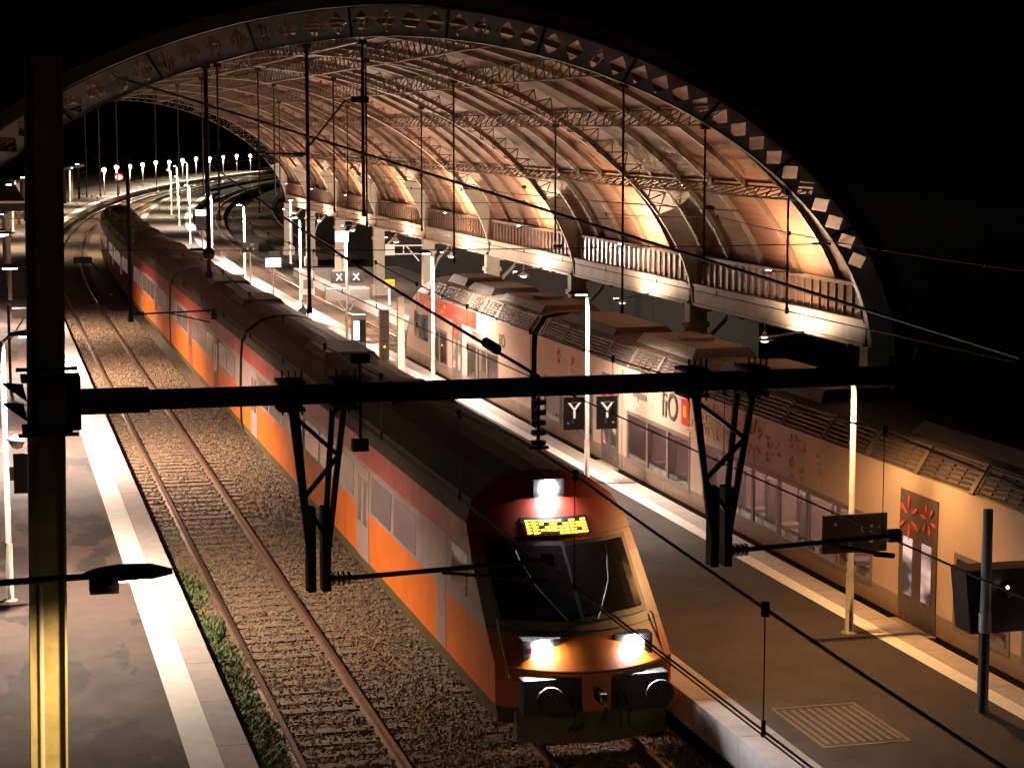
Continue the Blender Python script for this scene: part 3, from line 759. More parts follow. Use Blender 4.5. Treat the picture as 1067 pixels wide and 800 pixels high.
window(nb, 70.6, 73.2, 1); door(nb, 68.2); window(nb, 63.2, 67.4, 0); 
side_panel(TC3, CP, 65.4, 66.8, 2.35, 2.62, .012).build('vent', M['frame_grey'], nb)
text_mesh('lettering', 'liO', .62, (TC3-1.443, 62.6, 2.66), 'left', M['door_grey'], nb)
WA = [(52.6,57.4),(44.7,49.4),(34.5,43.6),(29.2,31.0),(24.0,28.6)]
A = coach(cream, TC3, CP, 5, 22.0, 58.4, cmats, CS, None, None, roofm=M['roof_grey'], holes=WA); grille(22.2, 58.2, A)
for k, (a, c) in enumerate(WA): window(A, a, c, k in (1,2,4))
door(A, 50.2); door(A, 31.75)
b = MB(); V = TC3-1.437; b.box(V-.004,V+.02,49.88,49.91,.6,3.2); b.build('panel_seam', M['frame_grey'], A)
text_mesh('lettering', 'liO', .95, (TC3-1.440, 46.1, 2.72), 'left', M['door_grey'], A)
b = MB(); V = TC3-1.436; b.box(V-.006,V+.02,44.72,45.25,2.45,3.05); b.build('red_emblem', M['nose_red'], A)
b = MB(); b.box(V-.012,V-.0061,44.86,45.1,2.62,2.9); b.build('emblem_mark', M['flag_yellow'], A)
side_panel(TC3, CP, 47.9, 49.0, 2.62, 2.76, .012).build('vent', M['frame_grey'], A)
for (t,h,r) in ((40.6,2.72,.52),(48.2,3.0,.28),(54.5,2.75,.3),(56.0,2.9,.25)):
    b = MB(); starburst(b, t, h, r, 0, 7, ph=random.random()); b.build('red_starburst', M['star_red'], A)
for (t,h,r) in ((43.3,2.75,.5),(44.6,2.4,.28),(47.0,3.0,.2)):
    b = MB(); starburst(b, t, h, r, 0, 6, ph=random.random()); b.build('yellow_starburst', M['flag_yellow'], A)
pale = MB()
for i in range(40): starburst(pale, random.uniform(35.5,50), random.uniform(2.4,3.15), random.uniform(.1,.24), 0, 5, ph=random.random()*3, w_=.05)
pale.build('pale_pattern', mat('pale_film', (.52,.42,.34), .45), A)
for a in (58.43,):
    b = MB(); b.box(TC3-1.22,TC3+1.22,a,a+.55,.5,3.5); b.build('gangway', M['bogie'], cream)
for u in (75, 58.7, 40.2, 24):
    b = MB(); b.box(TC3-1.1,TC3+1.1,u-1.4,u+1.4,.1,.27)
    for y in (-1,1):
        for sx in (-.75,.75): b.tube((TC3+sx-.06,u+y,.43),(TC3+sx+.06,u+y,.43),.43,16)
    b.build('bogie', M['bogie'], cream)
# roof boxes
def roofbox(t0, t1, x0, x1, z, m, parent, vent=False):
    b = MB(); k = .18
    V = [(TC3+x0,t0,3.84),(TC3+x1,t0,3.84),(TC3+x1,t1,3.84),(TC3+x0,t1,3.84),(TC3+x0+k,t0+k,z),(TC3+x1-k,t0+k,z),(TC3+x1-k,t1-k,z),(TC3+x0+k,t1-k,z)]
    b.add(V, [(4,5,6,7),(0,1,5,4),(1,2,6,5),(2,3,7,6),(3,0,4,7)])
    if vent: b.lathe((TC3+(x0+x1)/2,(t0+t1)/2,z), [(.5,0),(.5,.1),(.42,.12),(0,.1)], 16)
    b.build('roof_equipment', m, parent)
roofbox(70.5, 73.2, -.8, .8, 4.12, M['roof_grey'], nb); roofbox(66.2, 69.5, -.9, .9, 4.08, M['grille'], nb); roofbox(59.6, 64.8, -.95, .95, 4.05, M['roof_grey'], nb, True)
roofbox(52.4, 57.4, -.9, .9, 4.04, M['grille'], A); roofbox(46.2, 50.6, -.85, .9, 4.1, M['roof_pale'], A, True); roofbox(38.2, 44.2, -.9, .9, 4.08, M['grille'], A)
roofbox(28, 34, -.9, .9, 4.08, M['grille'], A); 

# ------------------------------------------------------------------ catenary gantry
GT = 18.5
gan = thing('catenary_gantry', 'black steel beam on a tall mast across the tracks with hanging lattice frames', 'gantry', (.54,GT,.55))
b = MB(); x = .49
b.box(x-.165,x-.145,GT-.15,GT+.15,.55,10.05); b.box(x+.145,x+.165,GT-.15,GT+.15,.55,10.05); b.box(x-.145,x+.145,GT-.008,GT+.008,.55,10.05)
b.box(x-.3,x+.3,GT-.3,GT+.3,.551,.58)
b.v = [(vx+.0195*(vz-7.1),vy,vz) for vx,vy,vz in b.v]
b.build('mast', M['mast'], gan)
b = MB(); b.tube((x-.185,GT-.05,.58),(x-.095,GT-.05,5.3),.022,8); b.build('conduit', M['grey_box'], gan)
BH = 6.97
b = MB(); b.bar((.72,GT-.05,BH),(13.5,GT-.05,BH),.15,.17)
b.bar((.72,GT-.05,BH),(1.4,GT-.05,BH),.18,.215)
b.build('beam', M['steel_dark'], gan)
b = MB(); b.box(x-.22,x+.22,GT-.2,GT+.2,BH-.26,BH-.22); b.box(x-.22,x+.22,GT-.2,GT+.2,BH+.2,BH+.24); b.box(x+.17,x+.3,GT-.18,GT+.18,BH-.24,BH+.24)
for z in (-.16,.02): b.add([(x-.17,GT-.1,BH+z),(x-.38,GT-.1,BH+z+.16),(x-.2,GT-.1,BH+z+.14),(x-.17,GT+.1,BH+z),(x-.38,GT+.1,BH+z+.16),(x-.2,GT+.1,BH+z+.14)], [(0,1,2),(3,5,4),(0,3,4,1),(1,4,5,2),(2,5,3,0)])
for z in (-.3,.3): b.tube((x-.26,GT,BH+z),(x+.28,GT,BH+z),.02,6)
b.build('beam_clamp', M['steel_dark'], gan)
def hanger(X, w_, hb, cant_to, ch):
    b = MB(); zt = BH-.1
    for sx in (-1,1):
        b.bar((X+sx*w_/2,GT-.1,zt),(X+sx*.075,GT-.06,hb),.05,.05); b.bar((X+sx*w_/2*.7,GT+.1,zt),(X+sx*.06,GT+.04,hb),.05,.05)
    n = 3
    for i in range(n):
        f0, f1 = i/n*.8+.05, (i+1)/n*.8+.05; s_ = 1 if i % 2 else -1
        wA = w_/2*(1-f0)+.075*f0; wB = w_/2*(1-f1)+.075*f1
        b.bar((X+s_*wA,GT-.08,zt-(zt-hb)*f0),(X-s_*wB,GT-.07,zt-(zt-hb)*f1),.04,.04)
    b.box(X-.11,X-.03,GT-.1,GT+.06,hb-.25,hb+.55); b.box(X+.03,X+.11,GT-.1,GT+.06,hb-.25,hb+.55)
    for sx in (-w_/2, w_/2):
        b.box(X+sx-.12,X+sx+.12,GT-.22,GT+.14,BH-.14,BH-.105); b.box(X+sx-.12,X+sx+.12,GT-.22,GT+.14,BH+.105,BH+.14)
        for q in (-.09,-.03,.03,.09): b.tube((X+sx+q,GT-.2,BH-.17),(X+sx+q,GT-.2,BH+.24),.01,5)
    b.build('hanger', M['steel_dark'], gan)
    # cantilever: horizontal arm, insulator, lower tube, registration arm
    c = MB(); z = ch
    c.tube((X+.3,GT,z),(cant_to+.05,GT,z+.06),.025,8); c.tube((X+1.2,GT,z),(cant_to-.15,GT,z-.12),.018,8); c.tube((cant_to-.2,GT,z-.12),(cant_to+.02,GT,z-.15),.03,6)
    c.box(cant_to-.06,cant_to+.08,GT-.05,GT+.05,z,z+.12)
    ca = c.build('cantilever', M['steel_dark'], gan)
    i_ = MB(); i_.tube((X+.1,GT,z),(X+.32,GT,z),.03,8)
    for k in range(4): i_.tube((X+.13+.05*k,GT,z),(X+.15+.05*k,GT,z),.065,10)
    i_.build('insulator', M['porcelain'], ca)
hanger(2.94, .50, 5.35, 5.16, 5.20)
hanger(6.95, .62, 5.37, 8.83, 5.26)
# suspended insulator strings under/over the beam
def string(X, z0, z1, parent, y=GT-.05):
    b = MB(); b.tube((X,y,z0),(X,y,z1),.018,6)
    n = int(abs(z1-z0)/.09)
    for k in range(n):
        z = z0+(z1-z0)*(k+.5)/n; b.tube((X,y,z-.02),(X,y,z+.02),.075,10)
    b.tube((X-.1,y,z1),(X+.1,y,z1),.02,6); b.build('insulator', M['porcelain'], parent)
string(5.08, BH-.1, 6.38, gan)
b = MB(); b.tube((3.35,GT-.05,BH+.32),(3.35,GT-.05,BH-.5),.015,6); b.box(3.26,3.44,GT-.1,GT,BH+.28,BH+.36); b.box(3.27,3.42,GT-.1,GT,BH-.55,BH-.44); b.build('dropper_rod', M['steel_dark'], gan)

# ------------------------------------------------------------------ overhead lines
def overhead(cx, label, t_end, h_c=5.28, h_m=6.38, seed=0):
    T = thing('overhead_line', label, 'overhead wires', (cx,5,h_c))
    sup = [-8, GT, 47, 72, 97, 122, 147, 172, 197, 222, 247]
    sup = [s_ for s_ in sup if s_ < t_end]
    def hm(t):
        for a, c in zip(sup, sup[1:]):
            if a <= t <= c:
                f_ = (t-a)/(c-a); return h_m-4*.32*f_*(1-f_)
        return h_m
    ts_ = [5+2.*i for i in range(int((t_end-5)/2))]
    b = MB(); b.path([S(cx,t,hm(t)) for t in ts_], .013, 5); b.build('messenger_wire', M['wire'], T)
    b = MB(); b.path([S(cx+.03,t,h_c) for t in ts_], .009, 5); b.path([S(cx-.05,t,h_c+.03) for t in ts_], .007, 5); b.build('contact_wire', M['wire'], T)
    t = 8+seed
    while t < min(t_end, 110):
        b = MB(); b.tube(S(cx,t,h_c),S(cx,t,hm(t)),.005,5); b.tube(S(cx,t,h_c-.02),S(cx,t,h_c+.1),.016,6); b.tube(S(cx,t,hm(t)-.05),S(cx,t,hm(t)+.05),.03,6); b.build('dropper', M['wire'], T)
        t += 4.6
overhead(5.08, 'pair of overhead wires with droppers above the bare left track', 240)
overhead(8.81, 'pair of overhead wires with droppers above the red train', 240, seed=1.5)
overhead(17.45, 'pair of overhead wires above the cream train', 200, 5.35, 7.3, seed=2)
def cable(name, pts, r, label, cat='cable', ins=None):
    b = MB(); b.path(pts, r, 6)
    for (f_, L) in ins or ():
        p = Vector(pts[0]).lerp(Vector(pts[-1]), f_); d = (Vector(pts[-1])-Vector(pts[0])).normalized()
        b.tube(p-d*L/2, p+d*L/2, r*2, 8)
        for k in range(5): q = p+d*(L*(k/5-.4)); b.tube(q, q+d*.03, r*3.2, 8)
    base = pts[0]
    return tag(b.build(name, M['wire'], loc=base), label, cat)
def sag(p, q, s_=0., n=10):
    p = Vector(p); q = Vector(q); return [p.lerp(q, i/n)-Vector((0,0,4*s_*(i/n)*(1-i/n))) for i in range(n+1)]
cable('feeder_cable', sag((2.8,44.25,10.55),(10.2,GT,7.1)), .022, 'thick black cable sloping from the top left of the arch down to the gantry end')
cable('anchor_cable', sag((4.75,44.2,8.7),(5.1,GT,7.06),.1), .018, 'black cable sloping from a hanging rod to the middle of the gantry beam', ins=[(.93,.5)])
cable('head_span', sag((2.5,45.9,6.75),(20.2,45.9,6.65),.06), .012, 'thin level cable strung across the mouth of the arch', ins=[(.12,.3),(.6,.25),(.99,.9)])
cable('head_span', sag((-2.2,58.6,7.0),(20.2,58.6,6.75),.05), .011, 'second level cable strung across just inside the arch', ins=[(.45,.3)])
cable('head_span', sag((-2.2,70.8,7.1),(20.2,70.8,6.8),.05), .011, 'third level cable strung across deeper inside the arch', ins=[(.5,.3)])
cable('head_span', sag((-2.2,96.8,7.2),(20.2,96.8,6.9),.05), .012, 'fourth level cable strung across far inside the arch', ins=[(.4,.3)])
cable('feeder_cable', sag((17.4,45.2,7.5),(17.6,112,7.6),.3,20), .018, 'black cable with insulators running under the right side of the vault', ins=[(.03,.4),(.3,.3),(.55,.5),(.8,.3)])

# hanging rods (droppers) from the arches, some with cantilevers
def rod(X, t, zb, label, arm=None, r=.035, ztop=None):
    c0 = cv(t); zt = ztop or (hz(X-CX)+.02)
    T = thing('hanging_rod', label, 'hanging rod', (X+c0,t,zb), 'catenary rods hanging in the shed')
    b = MB(); b.tube((X+c0,t,zb),(X+c0,t,zt),r,8); b.tube((X+c0,t,zb-.02),(X+c0,t,zb+.12),r*1.5,8); b.box(X+c0-.1,X+c0+.1,t-.08,t+.08,zt-.12,zt)
    b.build('rod', M['steel_dark'], T)
    if arm:
        z, x1, brace = arm
        c = MB(); c.tube((X+c0,t,z),(x1+c0,t,z+.05),.022,6); s_ = 1 if x1 > X else -1
        c.tube((X+c0+s_*.9,t,z),(x1+c0-s_*.1,t,z-.22),.018,6); c.box(x1+c0-.06,x1+c0+.06,t-.05,t+.05,z-.16,z+.1)
        c.tube((X+c0+s_*.1,t,z),(X+c0+s_*.3,t,z),.05,8)
        if brace: c.tube((X+c0,t,z+.15),(X+c0-s_*.9,t,z+1.25),.025,6); c.box(X+c0-s_*1.15-.12,X+c0-s_*1.15+.3,t-.06,t+.06,z+1.2,z+1.34)
        c.build('cantilever', M['steel_dark'], T)
rod(3.2, 47.0, 5.05, 'hanging rod with cantilever arm over the bare left track', (5.2, 5.1, True), .045, 8.75)
rod(4.75, 44.55, 6.2, 'thick hanging rod ending at a black insulator ball above the left track', None, .05)
rod(7.35, 47.0, 5.15, 'hanging rod with cantilever arm beside the X signs', (8.85, 5.3, True), .045)
rod(8.7, 47.2, 7.4, 'short hanging rod at the middle of the arch', None, .04)
for i, (X, t, zb) in enumerate(((10.6,57.0,6.7),(13.2,57.2,5.6),(16.2,57.0,6.2),(14.3,44.6,5.2),(16.3,44.6,6.3),(18.4,44.6,5.1),(6.4,57,6.9),(9.2,69.6,6.6),(11.8,69.6,6.6),(14.9,69.6,5.9),(8.6,82.2,6.8),(11.5,82.2,6.8),(14.5,82.2,6.2),(5.2,82.2,6.8),(8.8,94.8,6.4),(5.2,94.8,6.4),(13.5,94.8,6.4),(5.2,107.4,6.0),(8.8,107.4,6.0),(15,107.4,6.0))):
    k = round((t-T0)/BAY)
    place = ('at the front arch','at the second arch','at the third arch','at the fourth arch','at the fifth arch','at the sixth arch')[k]
    side = 'over the left track' if X < 7 else 'over the red train' if X < 10 else 'over the island platform' if X < 15.5 else 'over the cream train'
    extra = {14.3:' with a long drop', 10.6:'', 13.2:' near its left edge'}.get(X, '')
    rod(X, t, zb, 'thin rod hanging %s %s%s' % (place, side, extra or (', ending low' if zb < 6 else '')), None, .028)
ball = MB(); ball.lathe((4.75,44.55,6.72), [(0,-.16),(.11,-.1),(.15,0),(.11,.1),(0,.16)], 10)
tag(ball.build('insulator', M['porcelain'], loc=(4.75,44.55,6.56)), 'round black insulator ball on the thick hanging rod', 'insulator')

# pendant lamps under the gallery
for k in range(0, 8):
    t = T0+BAY*(k+.5); x = 20.3+cv(t)
    T = thing('pendant_lamp', 'pendant lamp under the gallery beam, %s bay from the front arch' % ('first second third fourth fifth sixth seventh eighth'.split()[k]), 'pendant lamp', (x,t,3.7), 'pendant lamps under the gallery')
    b = MB(); b.tube((x,t,3.95),(x,t,4.22),.02,6); b.build('stem', M['cream'], T)
    b = MB(); b.lathe((x,t,3.8), [(.04,.2),(.08,.1),(.24,.0),(.23,-.02),(.05,.06)], 14); b.build('shade', M['cream'], T)
    b = MB(); b.lathe((x,t,3.79), [(0,-.08),(.1,-.05),(.13,0),(.0,.02)], 10); b.build('bulb', M['lens_warm'] if k > 1 else M['dim'], T)
    if k > 1: light('pendant_light', 'POINT', (x,t,3.62), 320, (1,.8,.62), T, .1)

# ------------------------------------------------------------------ signs, boards, machines
def sign(name, label, cat, X, t, h, w_, hh, mat_, body=None, tm=None, group=None, post=False, extra=None, d=.08):
    x = X+cv(t)
    T = thing(name, label, cat, (x,t,.55 if post else h-hh/2), group)
    b = MB(); b.box(x-w_/2,x+w_/2,t-d,t,h-hh/2,h+hh/2)
    p = b.build('panel', mat_, T)
    if post: b = MB(); b.tube((x,t+.06,.55),(x,t+.06,h+hh/2),.045,8); b.build('post', M['steel_galv'], T)
    if body: text_mesh('lettering', body, tm[0], (x+tm[1],t-d-.006,h+tm[2]), 'front', tm[3], p)
    if extra: extra(x, t-d, h, p)
    return T
def y_extra(mk):
    def f_(x, y, h, p):
        b = MB(); b.box(x+mk*.16-.03,x+mk*.16+.03,y-.008,y-.0005,h-.27,h-.22); b; b.build('marking', M['white_plastic'], p); MB().box(x-.08,x+.08,y-.008,y-.0005,h+.27,h+.285).build('marking', M['white_plastic'], p)
        b = MB(); b.box(x-.07,x-.02,y-.008,y-.0005,h-.26,h-.16); b.build('marking', mat('blue_mark', (.05,.15,.3), .5), p)
    return f_
sign('stop_sign', 'left of the two black Y signs on the lamp post', 'sign', 14.16, 48.1, 2.37, .53, .83, M['black'], 'Y', (.58,0,.05,M['sign_white_glow']), 'black Y signs', extra=y_extra(-1))
sign('stop_sign', 'right of the two black Y signs on the lamp post', 'sign', 15.02, 48.1, 2.36, .53, .83, M['black'], 'Y', (.58,0,.05,M['sign_white_glow']), 'black Y signs', extra=y_extra(1))
# post with X signs
xp = thing('sign_post', 'grey post with twin X signs and a lit white box on top, island platform', 'sign post', (14.5,82.8,.55))
b = MB(); b.tube((14.5,82.8,.55),(14.5,82.8,5.2),.055,8); b.build('post', M['steel_galv'], xp)
b = MB(); b.box(14.05,14.55,82.5,82.7,4.85,5.25); b.build('lit_box', emis('lit_box', (1,.97,.93), 6), xp)
for sx in (-.38, .38):
    b = MB(); b.box(14.5+sx-.3,14.5+sx+.3,82.6,82.7,3.12,3.6); p = b.build('panel', M['black'], xp)
    text_mesh('lettering', 'X', .40, (14.5+sx+.05*(1 if sx < 0 else 0),82.592,3.36), 'front', M['sign_white_glow'], p)
for sx in (-.5, .5):
    b = MB(); x = 14.5+sx
    V = [(x-.45,82.5,2.4),(x+.45,82.5,2.4),(x+.38,83,2.85),(x-.38,83,2.85),(x-.4,82.5,2.9),(x+.4,82.5,2.9),(x+.36,83,2.95),(x-.36,83,2.95)]
    b.add(V, [(0,1,2,3),(4,5,6,7),(0,1,5,4),(1,2,6,5),(2,3,7,6),(3,0,4,7)]); b.build('hood', M['grey_box'], xp)
    b = MB(); b.bar((14.5+sx*.2,82.6,2.0),(14.5+sx*.9,82.6,2.5),.08,.05); b.build('strut', M['white_plastic'], xp)
light('sign_light', 'POINT', (14.3,82.3,4.7), 1100, PINK, xp, .15)
# departure board on the near lamp post
def dots(x, y, h, p):
    rnd = random.Random(4); b = MB()
    for (dx, dz, ww, hh) in ((-.38,.18,.05,.05),(-.38,-.1,.04,.04),(.3,.12,.05,.06),(.3,.03,.07,.03),(.3,-.08,.05,.03),(.3,-.15,.06,.05),(.12,.08,.03,.06),(.14,.03,.05,.02),(-.1,-.15,.08,.02),(-.1,-.2,.06,.02),(-.28,-.18,.06,.02),(.44,.1,.04,.015)):
        b.box(x+dx-ww/2,x+dx+ww/2,y-.006,y-.0005,h+dz-hh/2,h+dz+hh/2)
    b.build('marking', mat('pale_marks', (.35,.38,.42), .5), p)
sign('departure_board', 'black departure board with faint white characters on the lamp post', 'departure board', 14.60, 32.15, 2.40, 1.2, .68, M['black'], extra=dots)
# black box with dark glass dome at right edge
bx = thing('speaker_cabinet', 'black box with a small round glass dome on a grey post at the right edge', 'cabinet', (14.6,27.3,.55))
b = MB(); b.lathe((14.6,27.3,.55), [(.12,0),(.085,.02),(.085,1.25)], 12, 0); b.lathe((14.6,27.3,1.8), [(.10,0),(.10,.3)], 12, 1); b.lathe((14.6,27.3,2.1), [(.085,0),(.075,1.6),(0,1.6)], 12, 2)
b.build('post', [M['black'], M['steel_galv'], M['grey_box']], bx, smooth=True)
b = MB(); V = [(14.3,27.4,2.74),(15.6,27.4,2.74),(15.6,27.9,2.74),(14.3,27.9,2.74),(14.42,27.4,1.75),(15.6,27.4,1.75),(15.6,27.9,1.75),(14.42,27.9,1.75)]
b.add(V, [(0,1,2,3),(4,7,6,5),(0,4,5,1),(1,5,6,2),(2,6,7,3),(3,7,4,0)]); b.build('box', M['black'], bx)
b = MB(); b.lathe((15.0,27.34,2.42), [(0,-.13),(.09,-.09),(.13,0),(.09,.09),(0,.13)], 14); b.build('dome', M['glass_dark'], bx, smooth=True)
b = MB(); b.lathe((14.93,27.23,2.49), [(0,-.035),(.03,0),(0,.035)], 8); b.build('dome_glint', emis('dome_glint', (1,.8,.6), 3), bx)  # glowing bead stands in for the glint on the dome
# island far signs
sign('display_monitor', 'blue lit monitor on a post beside the stairwell wall', 'monitor', 13.0, 94, 3.30, .82, .52, M['black'], post=True,
     extra=lambda x,y,h,p: (MB().box(x-.36,x+.36,y-.008,y-.0005,h-.22,h+.2).build('screen', M['lcd'], p), MB().box(x-.2,x+.3,y+.0,y+.3,h+.262,h+.5).build('camera_housing', M['black'], p)))
sign('departure_board', 'dark departure board with two faint numerals beyond the blue monitor', 'departure board', 13.4, 105.5, 3.35, .85, .55, M['black'], post=True,
     extra=lambda x,y,h,p: [MB().box(x+u0,x+u1,y-.006,y-.0005,h+v0,h+v1).build('marking', M['grey_box'], p) for u0,u1,v0,v1 in ((-.2,-.1,-.18,-.02),(.12,.2,-.18,-.02),(0,.2,.08,.2))])
sign('information_panel', 'white notice panel with grey print on the island platform', 'notice panel', 14.6, 94, 2.3, .68, 1.1, M['white_plastic'], post=True,
     extra=lambda x,y,h,p: MB().box(x-.2,x+.28,y-.006,y-.0005,h-.28,h+.15).build('print_area', M['grey_box'], p))
sign('departure_board', 'cluster board with bright strip and blue screen at the far island curve', 'departure board', 13.1, 128, 3.6, .9, .85, M['black'], post=True,
     extra=lambda x,y,h,p: (MB().box(x-.42,x+.5,y-.008,y-.0005,h+.5,h+.85).build('lit_strip', emis('lit_strip', (1,.92,.85), 5), p), MB().box(x-.85,x-.4,y-.01,y-.002,h-.4,h-.1).build('screen', M['lcd'], p)))
tm_ = thing('ticket_machine', 'grey ticket machine with a glowing white screen behind the white edge line', 'ticket machine', (14.55,80.3,.55))
MB().box(14.3,14.85,80.2,80.7,.551,2.0).build('cabinet', M['grey_box'], tm_); MB().box(14.33,14.55,80.17,80.199,1.0,1.75).build('screen', M['lcd'], tm_); MB().box(14.58,14.8,80.16,80.198,.9,1.8).build('front_plate', M['black'], tm_)
gt_ = thing('equipment_cabinet', 'tall plain grey cabinet standing on the island near the train nose', 'cabinet', (14.9,76.7,.55))
MB().box(14.72,15.08,76.6,76.9,.551,2.5).build('cabinet', M['grey_box'], gt_); MB().box(14.74,15.06,76.585,76.599,1.85,1.87).box(14.74,15.06,76.585,76.599,1.3,1.32).build('door_seam', M['black'], gt_); MB().box(14.87,14.91,76.58,76.599,1.05,1.1).build('amber_spot', M['amber'], gt_)  # small emissive amber spot on the cabinet front
# pink square post
pp = thing('square_post', 'square pale post in front of the cream train nose', 'post', (14.58,71.9,.55))
MB().box(14.46,14.7,71.8,72.0,.58,3.4).build('post', M['cream'], pp); MB().box(14.38,14.78,71.72,72.08,.551,.58).build('base', M['concrete'], pp)
# stairwell walls; white caps put their lit tops into the colour
sw = thing('stairwell_wall', 'low concrete wall around the stairs on the island platform', 'low wall', (12.7,92,.55))
MB().box(12.6,12.8,92,108,.552,1.5).build('wall', M['concrete'], sw); MB().box(12.57,12.83,91.95,108.05,1.502,1.56).build('lit_top', M['white_paint'], sw)
sw = thing('stairwell_wall', 'pale low wall with bright top beyond the stairs, left of the lamp posts', 'low wall', (13.6,112,.55))
MB().box(13.3,13.9,112,127,.552,1.45).build('wall', M['concrete'], sw); MB().box(13.25,13.95,111.95,127.05,1.452,1.52).build('lit_top', M['white_paint'], sw)
# ticket validator
tv = thing('ticket_validator', 'small yellow ticket validator near the base of a column on the right platform', 'ticket validator', (19.9,101,.55))
MB().box(19.85,19.95,100.95,101.05,.551,1.5).build('stand', M['white_plastic'], tv); MB().box(19.7,20.15,100.85,101.1,1.502,1.85).build('head', M['flag_yellow'], tv)
# platform sign frame on column
sf = thing('platform_sign', 'white sign frame reaching out from an iron column above the train nose', 'sign', (19.3,94.8,3.6))
b = MB(); b.bar((20.3,94.6,3.95),(18.6,94.6,3.95),.06,.06); b.bar((20.3,94.6,3.55),(18.9,94.6,3.55),.05,.05); b.bar((19.5,94.6,3.92),(20.1,94.6,3.2),.05,.05); b.bar((19.35,94.6,3.57),(19.35,94.6,3.93),.05,.05)
b.build('frame', M['white_plastic'], sf); MB().box(18.45,18.9,94.5,94.57,3.5,4.02).build('panel', M['white_plastic'], sf)
# left platform items on and near the second lamp post
cc = thing('security_camera', 'white globe security camera on the slender left lamp post', 'camera', (.5,38.45,3.6))
b = MB(); b.lathe((.46,38.4,3.62), [(0,-.13),(.1,-.1),(.15,0),(.13,.1),(0,.15)], 14); b.build('globe', M['white_plastic'], cc, smooth=True); MB().bar((.28,38.5,3.66),(.40,38.45,3.66),.04,.04).build('bracket', M['grey_box'], cc)
ps = thing('platform_sign', 'narrow black sign bracketed to the slender left lamp post', 'sign', (.5,38.4,2.8))
MB().box(.38,.66,38.38,38.45,2.65,3.4).build('panel', M['black'], ps); MB().box(.3,.38,38.4,38.5,2.9,3.15).build('bracket', M['grey_box'], ps)
sign('display_monitor', 'violet lit monitor on a thin post on the left platform', 'monitor', 1.0, 127, 3.2, .85, .55, M['black'], post=True,
     extra=lambda x,y,h,p: MB().box(x-.36,x+.36,y-.008,y-.0005,h-.24,h+.12).build('screen', emis('violet_screen', (.6,.5,1), 1.6), p))
ip = thing('information_panel', 'white slanted panel with a pale brace on a dark post, left platform', 'notice panel', (.95,71,.55))
b = MB(); b.tube((.7,71,.55),(.7,71,3.5),.05,8); b.build('post', M['steel_dark'], ip); MB().box(.82,1.5,70.8,71.2,3.02,3.36).build('panel', M['white_plastic'], ip); MB().bar((.75,71,2.3),(1.2,71,3.0),.08,.06).build('brace', M['white_plastic'], ip)
# red signal at the far left platform
sg = thing('signal', 'red lit railway signal on a thin mast at the far curve', 'signal', (2.9+cv(285),285,.55))
x = 2.9+cv(285); b = MB(); b.tube((x,285,.55),(x,285,3.2),.06,8); b.build('mast', M['steel_dark'], sg); b = MB(); b.box(x-.5,x+.5,284.85,285,2.4,3.6); hd = b.build('signal_head', M['black'], sg)
b = MB(); b.lathe((x,284.75,3.0), [(0,-.36),(.4,-.2),(.5,0),(.4,.2),(0,.36)], 12); b.build('lens', M['lens_red'], hd)
# left canopy
cp_ = thing('platform_canopy', 'low flat canopy with a pale lit edge over the left platform', 'canopy', (-1,108,.55))
b = MB(); b.box(-6,2.1,108,140,5.25,5.75); b.build('roof', M['roofing'], cp_); MB().box(-6,2.1,107.93,107.998,5.66,5.78).build('edge_strip', M['white_paint'], cp_)
for i in range(4):
    for X in (-3.5, 1.2): MB().box(X-.1,X+.1,109+9*i,109.2+9*i,.551,5.25).build('post', M['cream'], cp_)
cp_ = thing('platform_canopy', 'long dark canopy on brown posts far along the left platform', 'canopy', (5,200,.55))
b = MB(); b.grid([[S(-8,t,4.7),S(-8,t,5.0),S(0,t,5.0),S(0,t,4.7)] for t in [180+6*i for i in range(16)]], 0, True); b.build('roof', M['roofing'], cp_)
for i in range(12):
    t = 181+8*i; x = cv(t)-.6; MB().box(x-.15,x+.15,t-.15,t+.15,.551,4.7).build('post', M['iron'], cp_)
light('canopy_light', 'POINT', (-2+cv(195),195,3.8), 500, (1,.6,.3), cp_, .2); light('canopy_light', 'POINT', (-2+cv(235),235,3.8), 500, (1,.6,.3), cp_, .2)

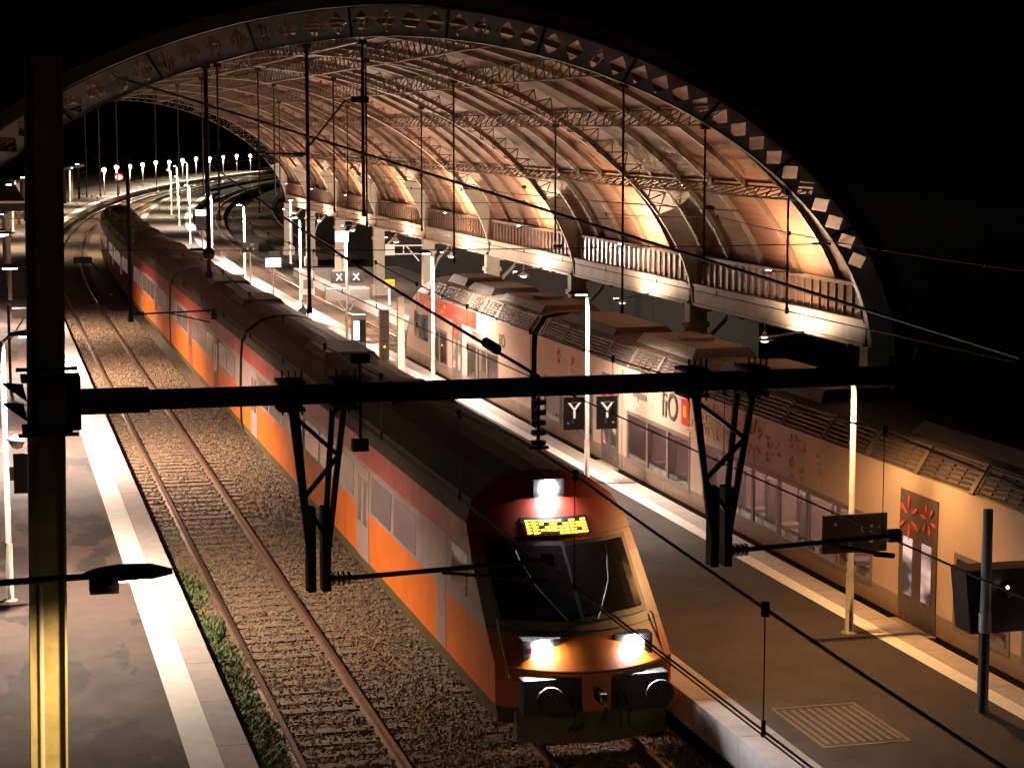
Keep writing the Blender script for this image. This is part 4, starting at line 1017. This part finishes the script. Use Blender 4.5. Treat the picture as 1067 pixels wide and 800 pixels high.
# seated person by the stairs
def person(X, t, z):
    T = thing('person', 'person in a dark jacket seated by the low wall on the island platform', 'person', (X,t,z))
    V = [(0,.05,.46),(0,.08,.75),(0,.06,1.0),(0,.04,1.08),(0,.02,1.2),(-.18,.06,.96),(-.24,.0,.72),(-.14,-.22,.66),(.18,.06,.96),(.24,.0,.72),(.14,-.22,.66),(-.1,-.02,.46),(-.12,-.42,.47),(-.12,-.44,.06),(-.12,-.58,.05),(.1,-.02,.46),(.12,-.42,.47),(.12,-.44,.06),(.12,-.58,.05),(0,.02,1.3)]
    E = [(0,1),(1,2),(2,3),(3,4),(4,19),(2,5),(5,6),(6,7),(2,8),(8,9),(9,10),(0,11),(11,12),(12,13),(13,14),(0,15),(15,16),(16,17),(17,18)]
    r = [.15,.15,.14,.06,.09,.06,.05,.04,.06,.05,.04,.09,.07,.05,.04,.09,.07,.05,.04,.085]
    me = bpy.data.meshes.new('body'); me.from_pydata(V, E, []); me.materials.append(mat('dark_jacket', (.03,.028,.035), .8))
    o = bpy.data.objects.new('body', me); COL.objects.link(o); o.parent = T
    md = o.modifiers.new('skin', 'SKIN')
    for i, sv in enumerate(me.skin_vertices[0].data): sv.radius = (r[i], r[i]*.85); sv.use_root = (i == 0)
    o.modifiers.new('sub', 'SUBSURF').levels = 1; o.modifiers['sub'].render_levels = 1
    b = MB(); b.lathe((X,t+.03,z+1.31), [(.1,-.02),(.105,.03),(.07,.1),(0,.125)], 12); b.build('hair', mat('auburn_hair', (.25,.09,.03), .6), T, smooth=True)
    b = MB(); b.lathe((X,t-.02,z+1.24), [(0,-.1),(.07,-.06),(.085,.02),(.06,.09),(0,.1)], 12); b.build('face', mat('skin', (.5,.3,.2), .5), T, smooth=True)
person(13.55, 88.5, .55)
be = thing('platform_bench', 'plain grey bench beneath the seated person', 'bench', (13.55,88.6,.55))
MB().box(12.9,14.2,88.4,88.85,.95,1.0).build('seat', M['grey_box'], be)
for X in (13.0,14.1): MB().box(X-.04,X+.04,88.45,88.8,.551,.95).build('leg', M['grey_box'], be)
# far pale lights on the hillside at right
for i, (X, t, h) in enumerate(((52.5,230,8.0),(56.5,236,7.9))):
    T = thing('distant_lamp', ('brighter' if i == 0 else 'fainter')+' pinprick lamp in the dark beyond the arch on the right', 'lamp post', (X,t,-.6))
    b = MB(); b.tube((X,t,-.6),(X,t,h-.05),.08,6); b.build('pole', M['steel_dark'], T)
    b = MB(); b.lathe((X,t,h), [(0,-.1),(.1,0),(0,.1)], 8); b.build('globe', M['lens_pink'] if i == 0 else M['dim'], T)
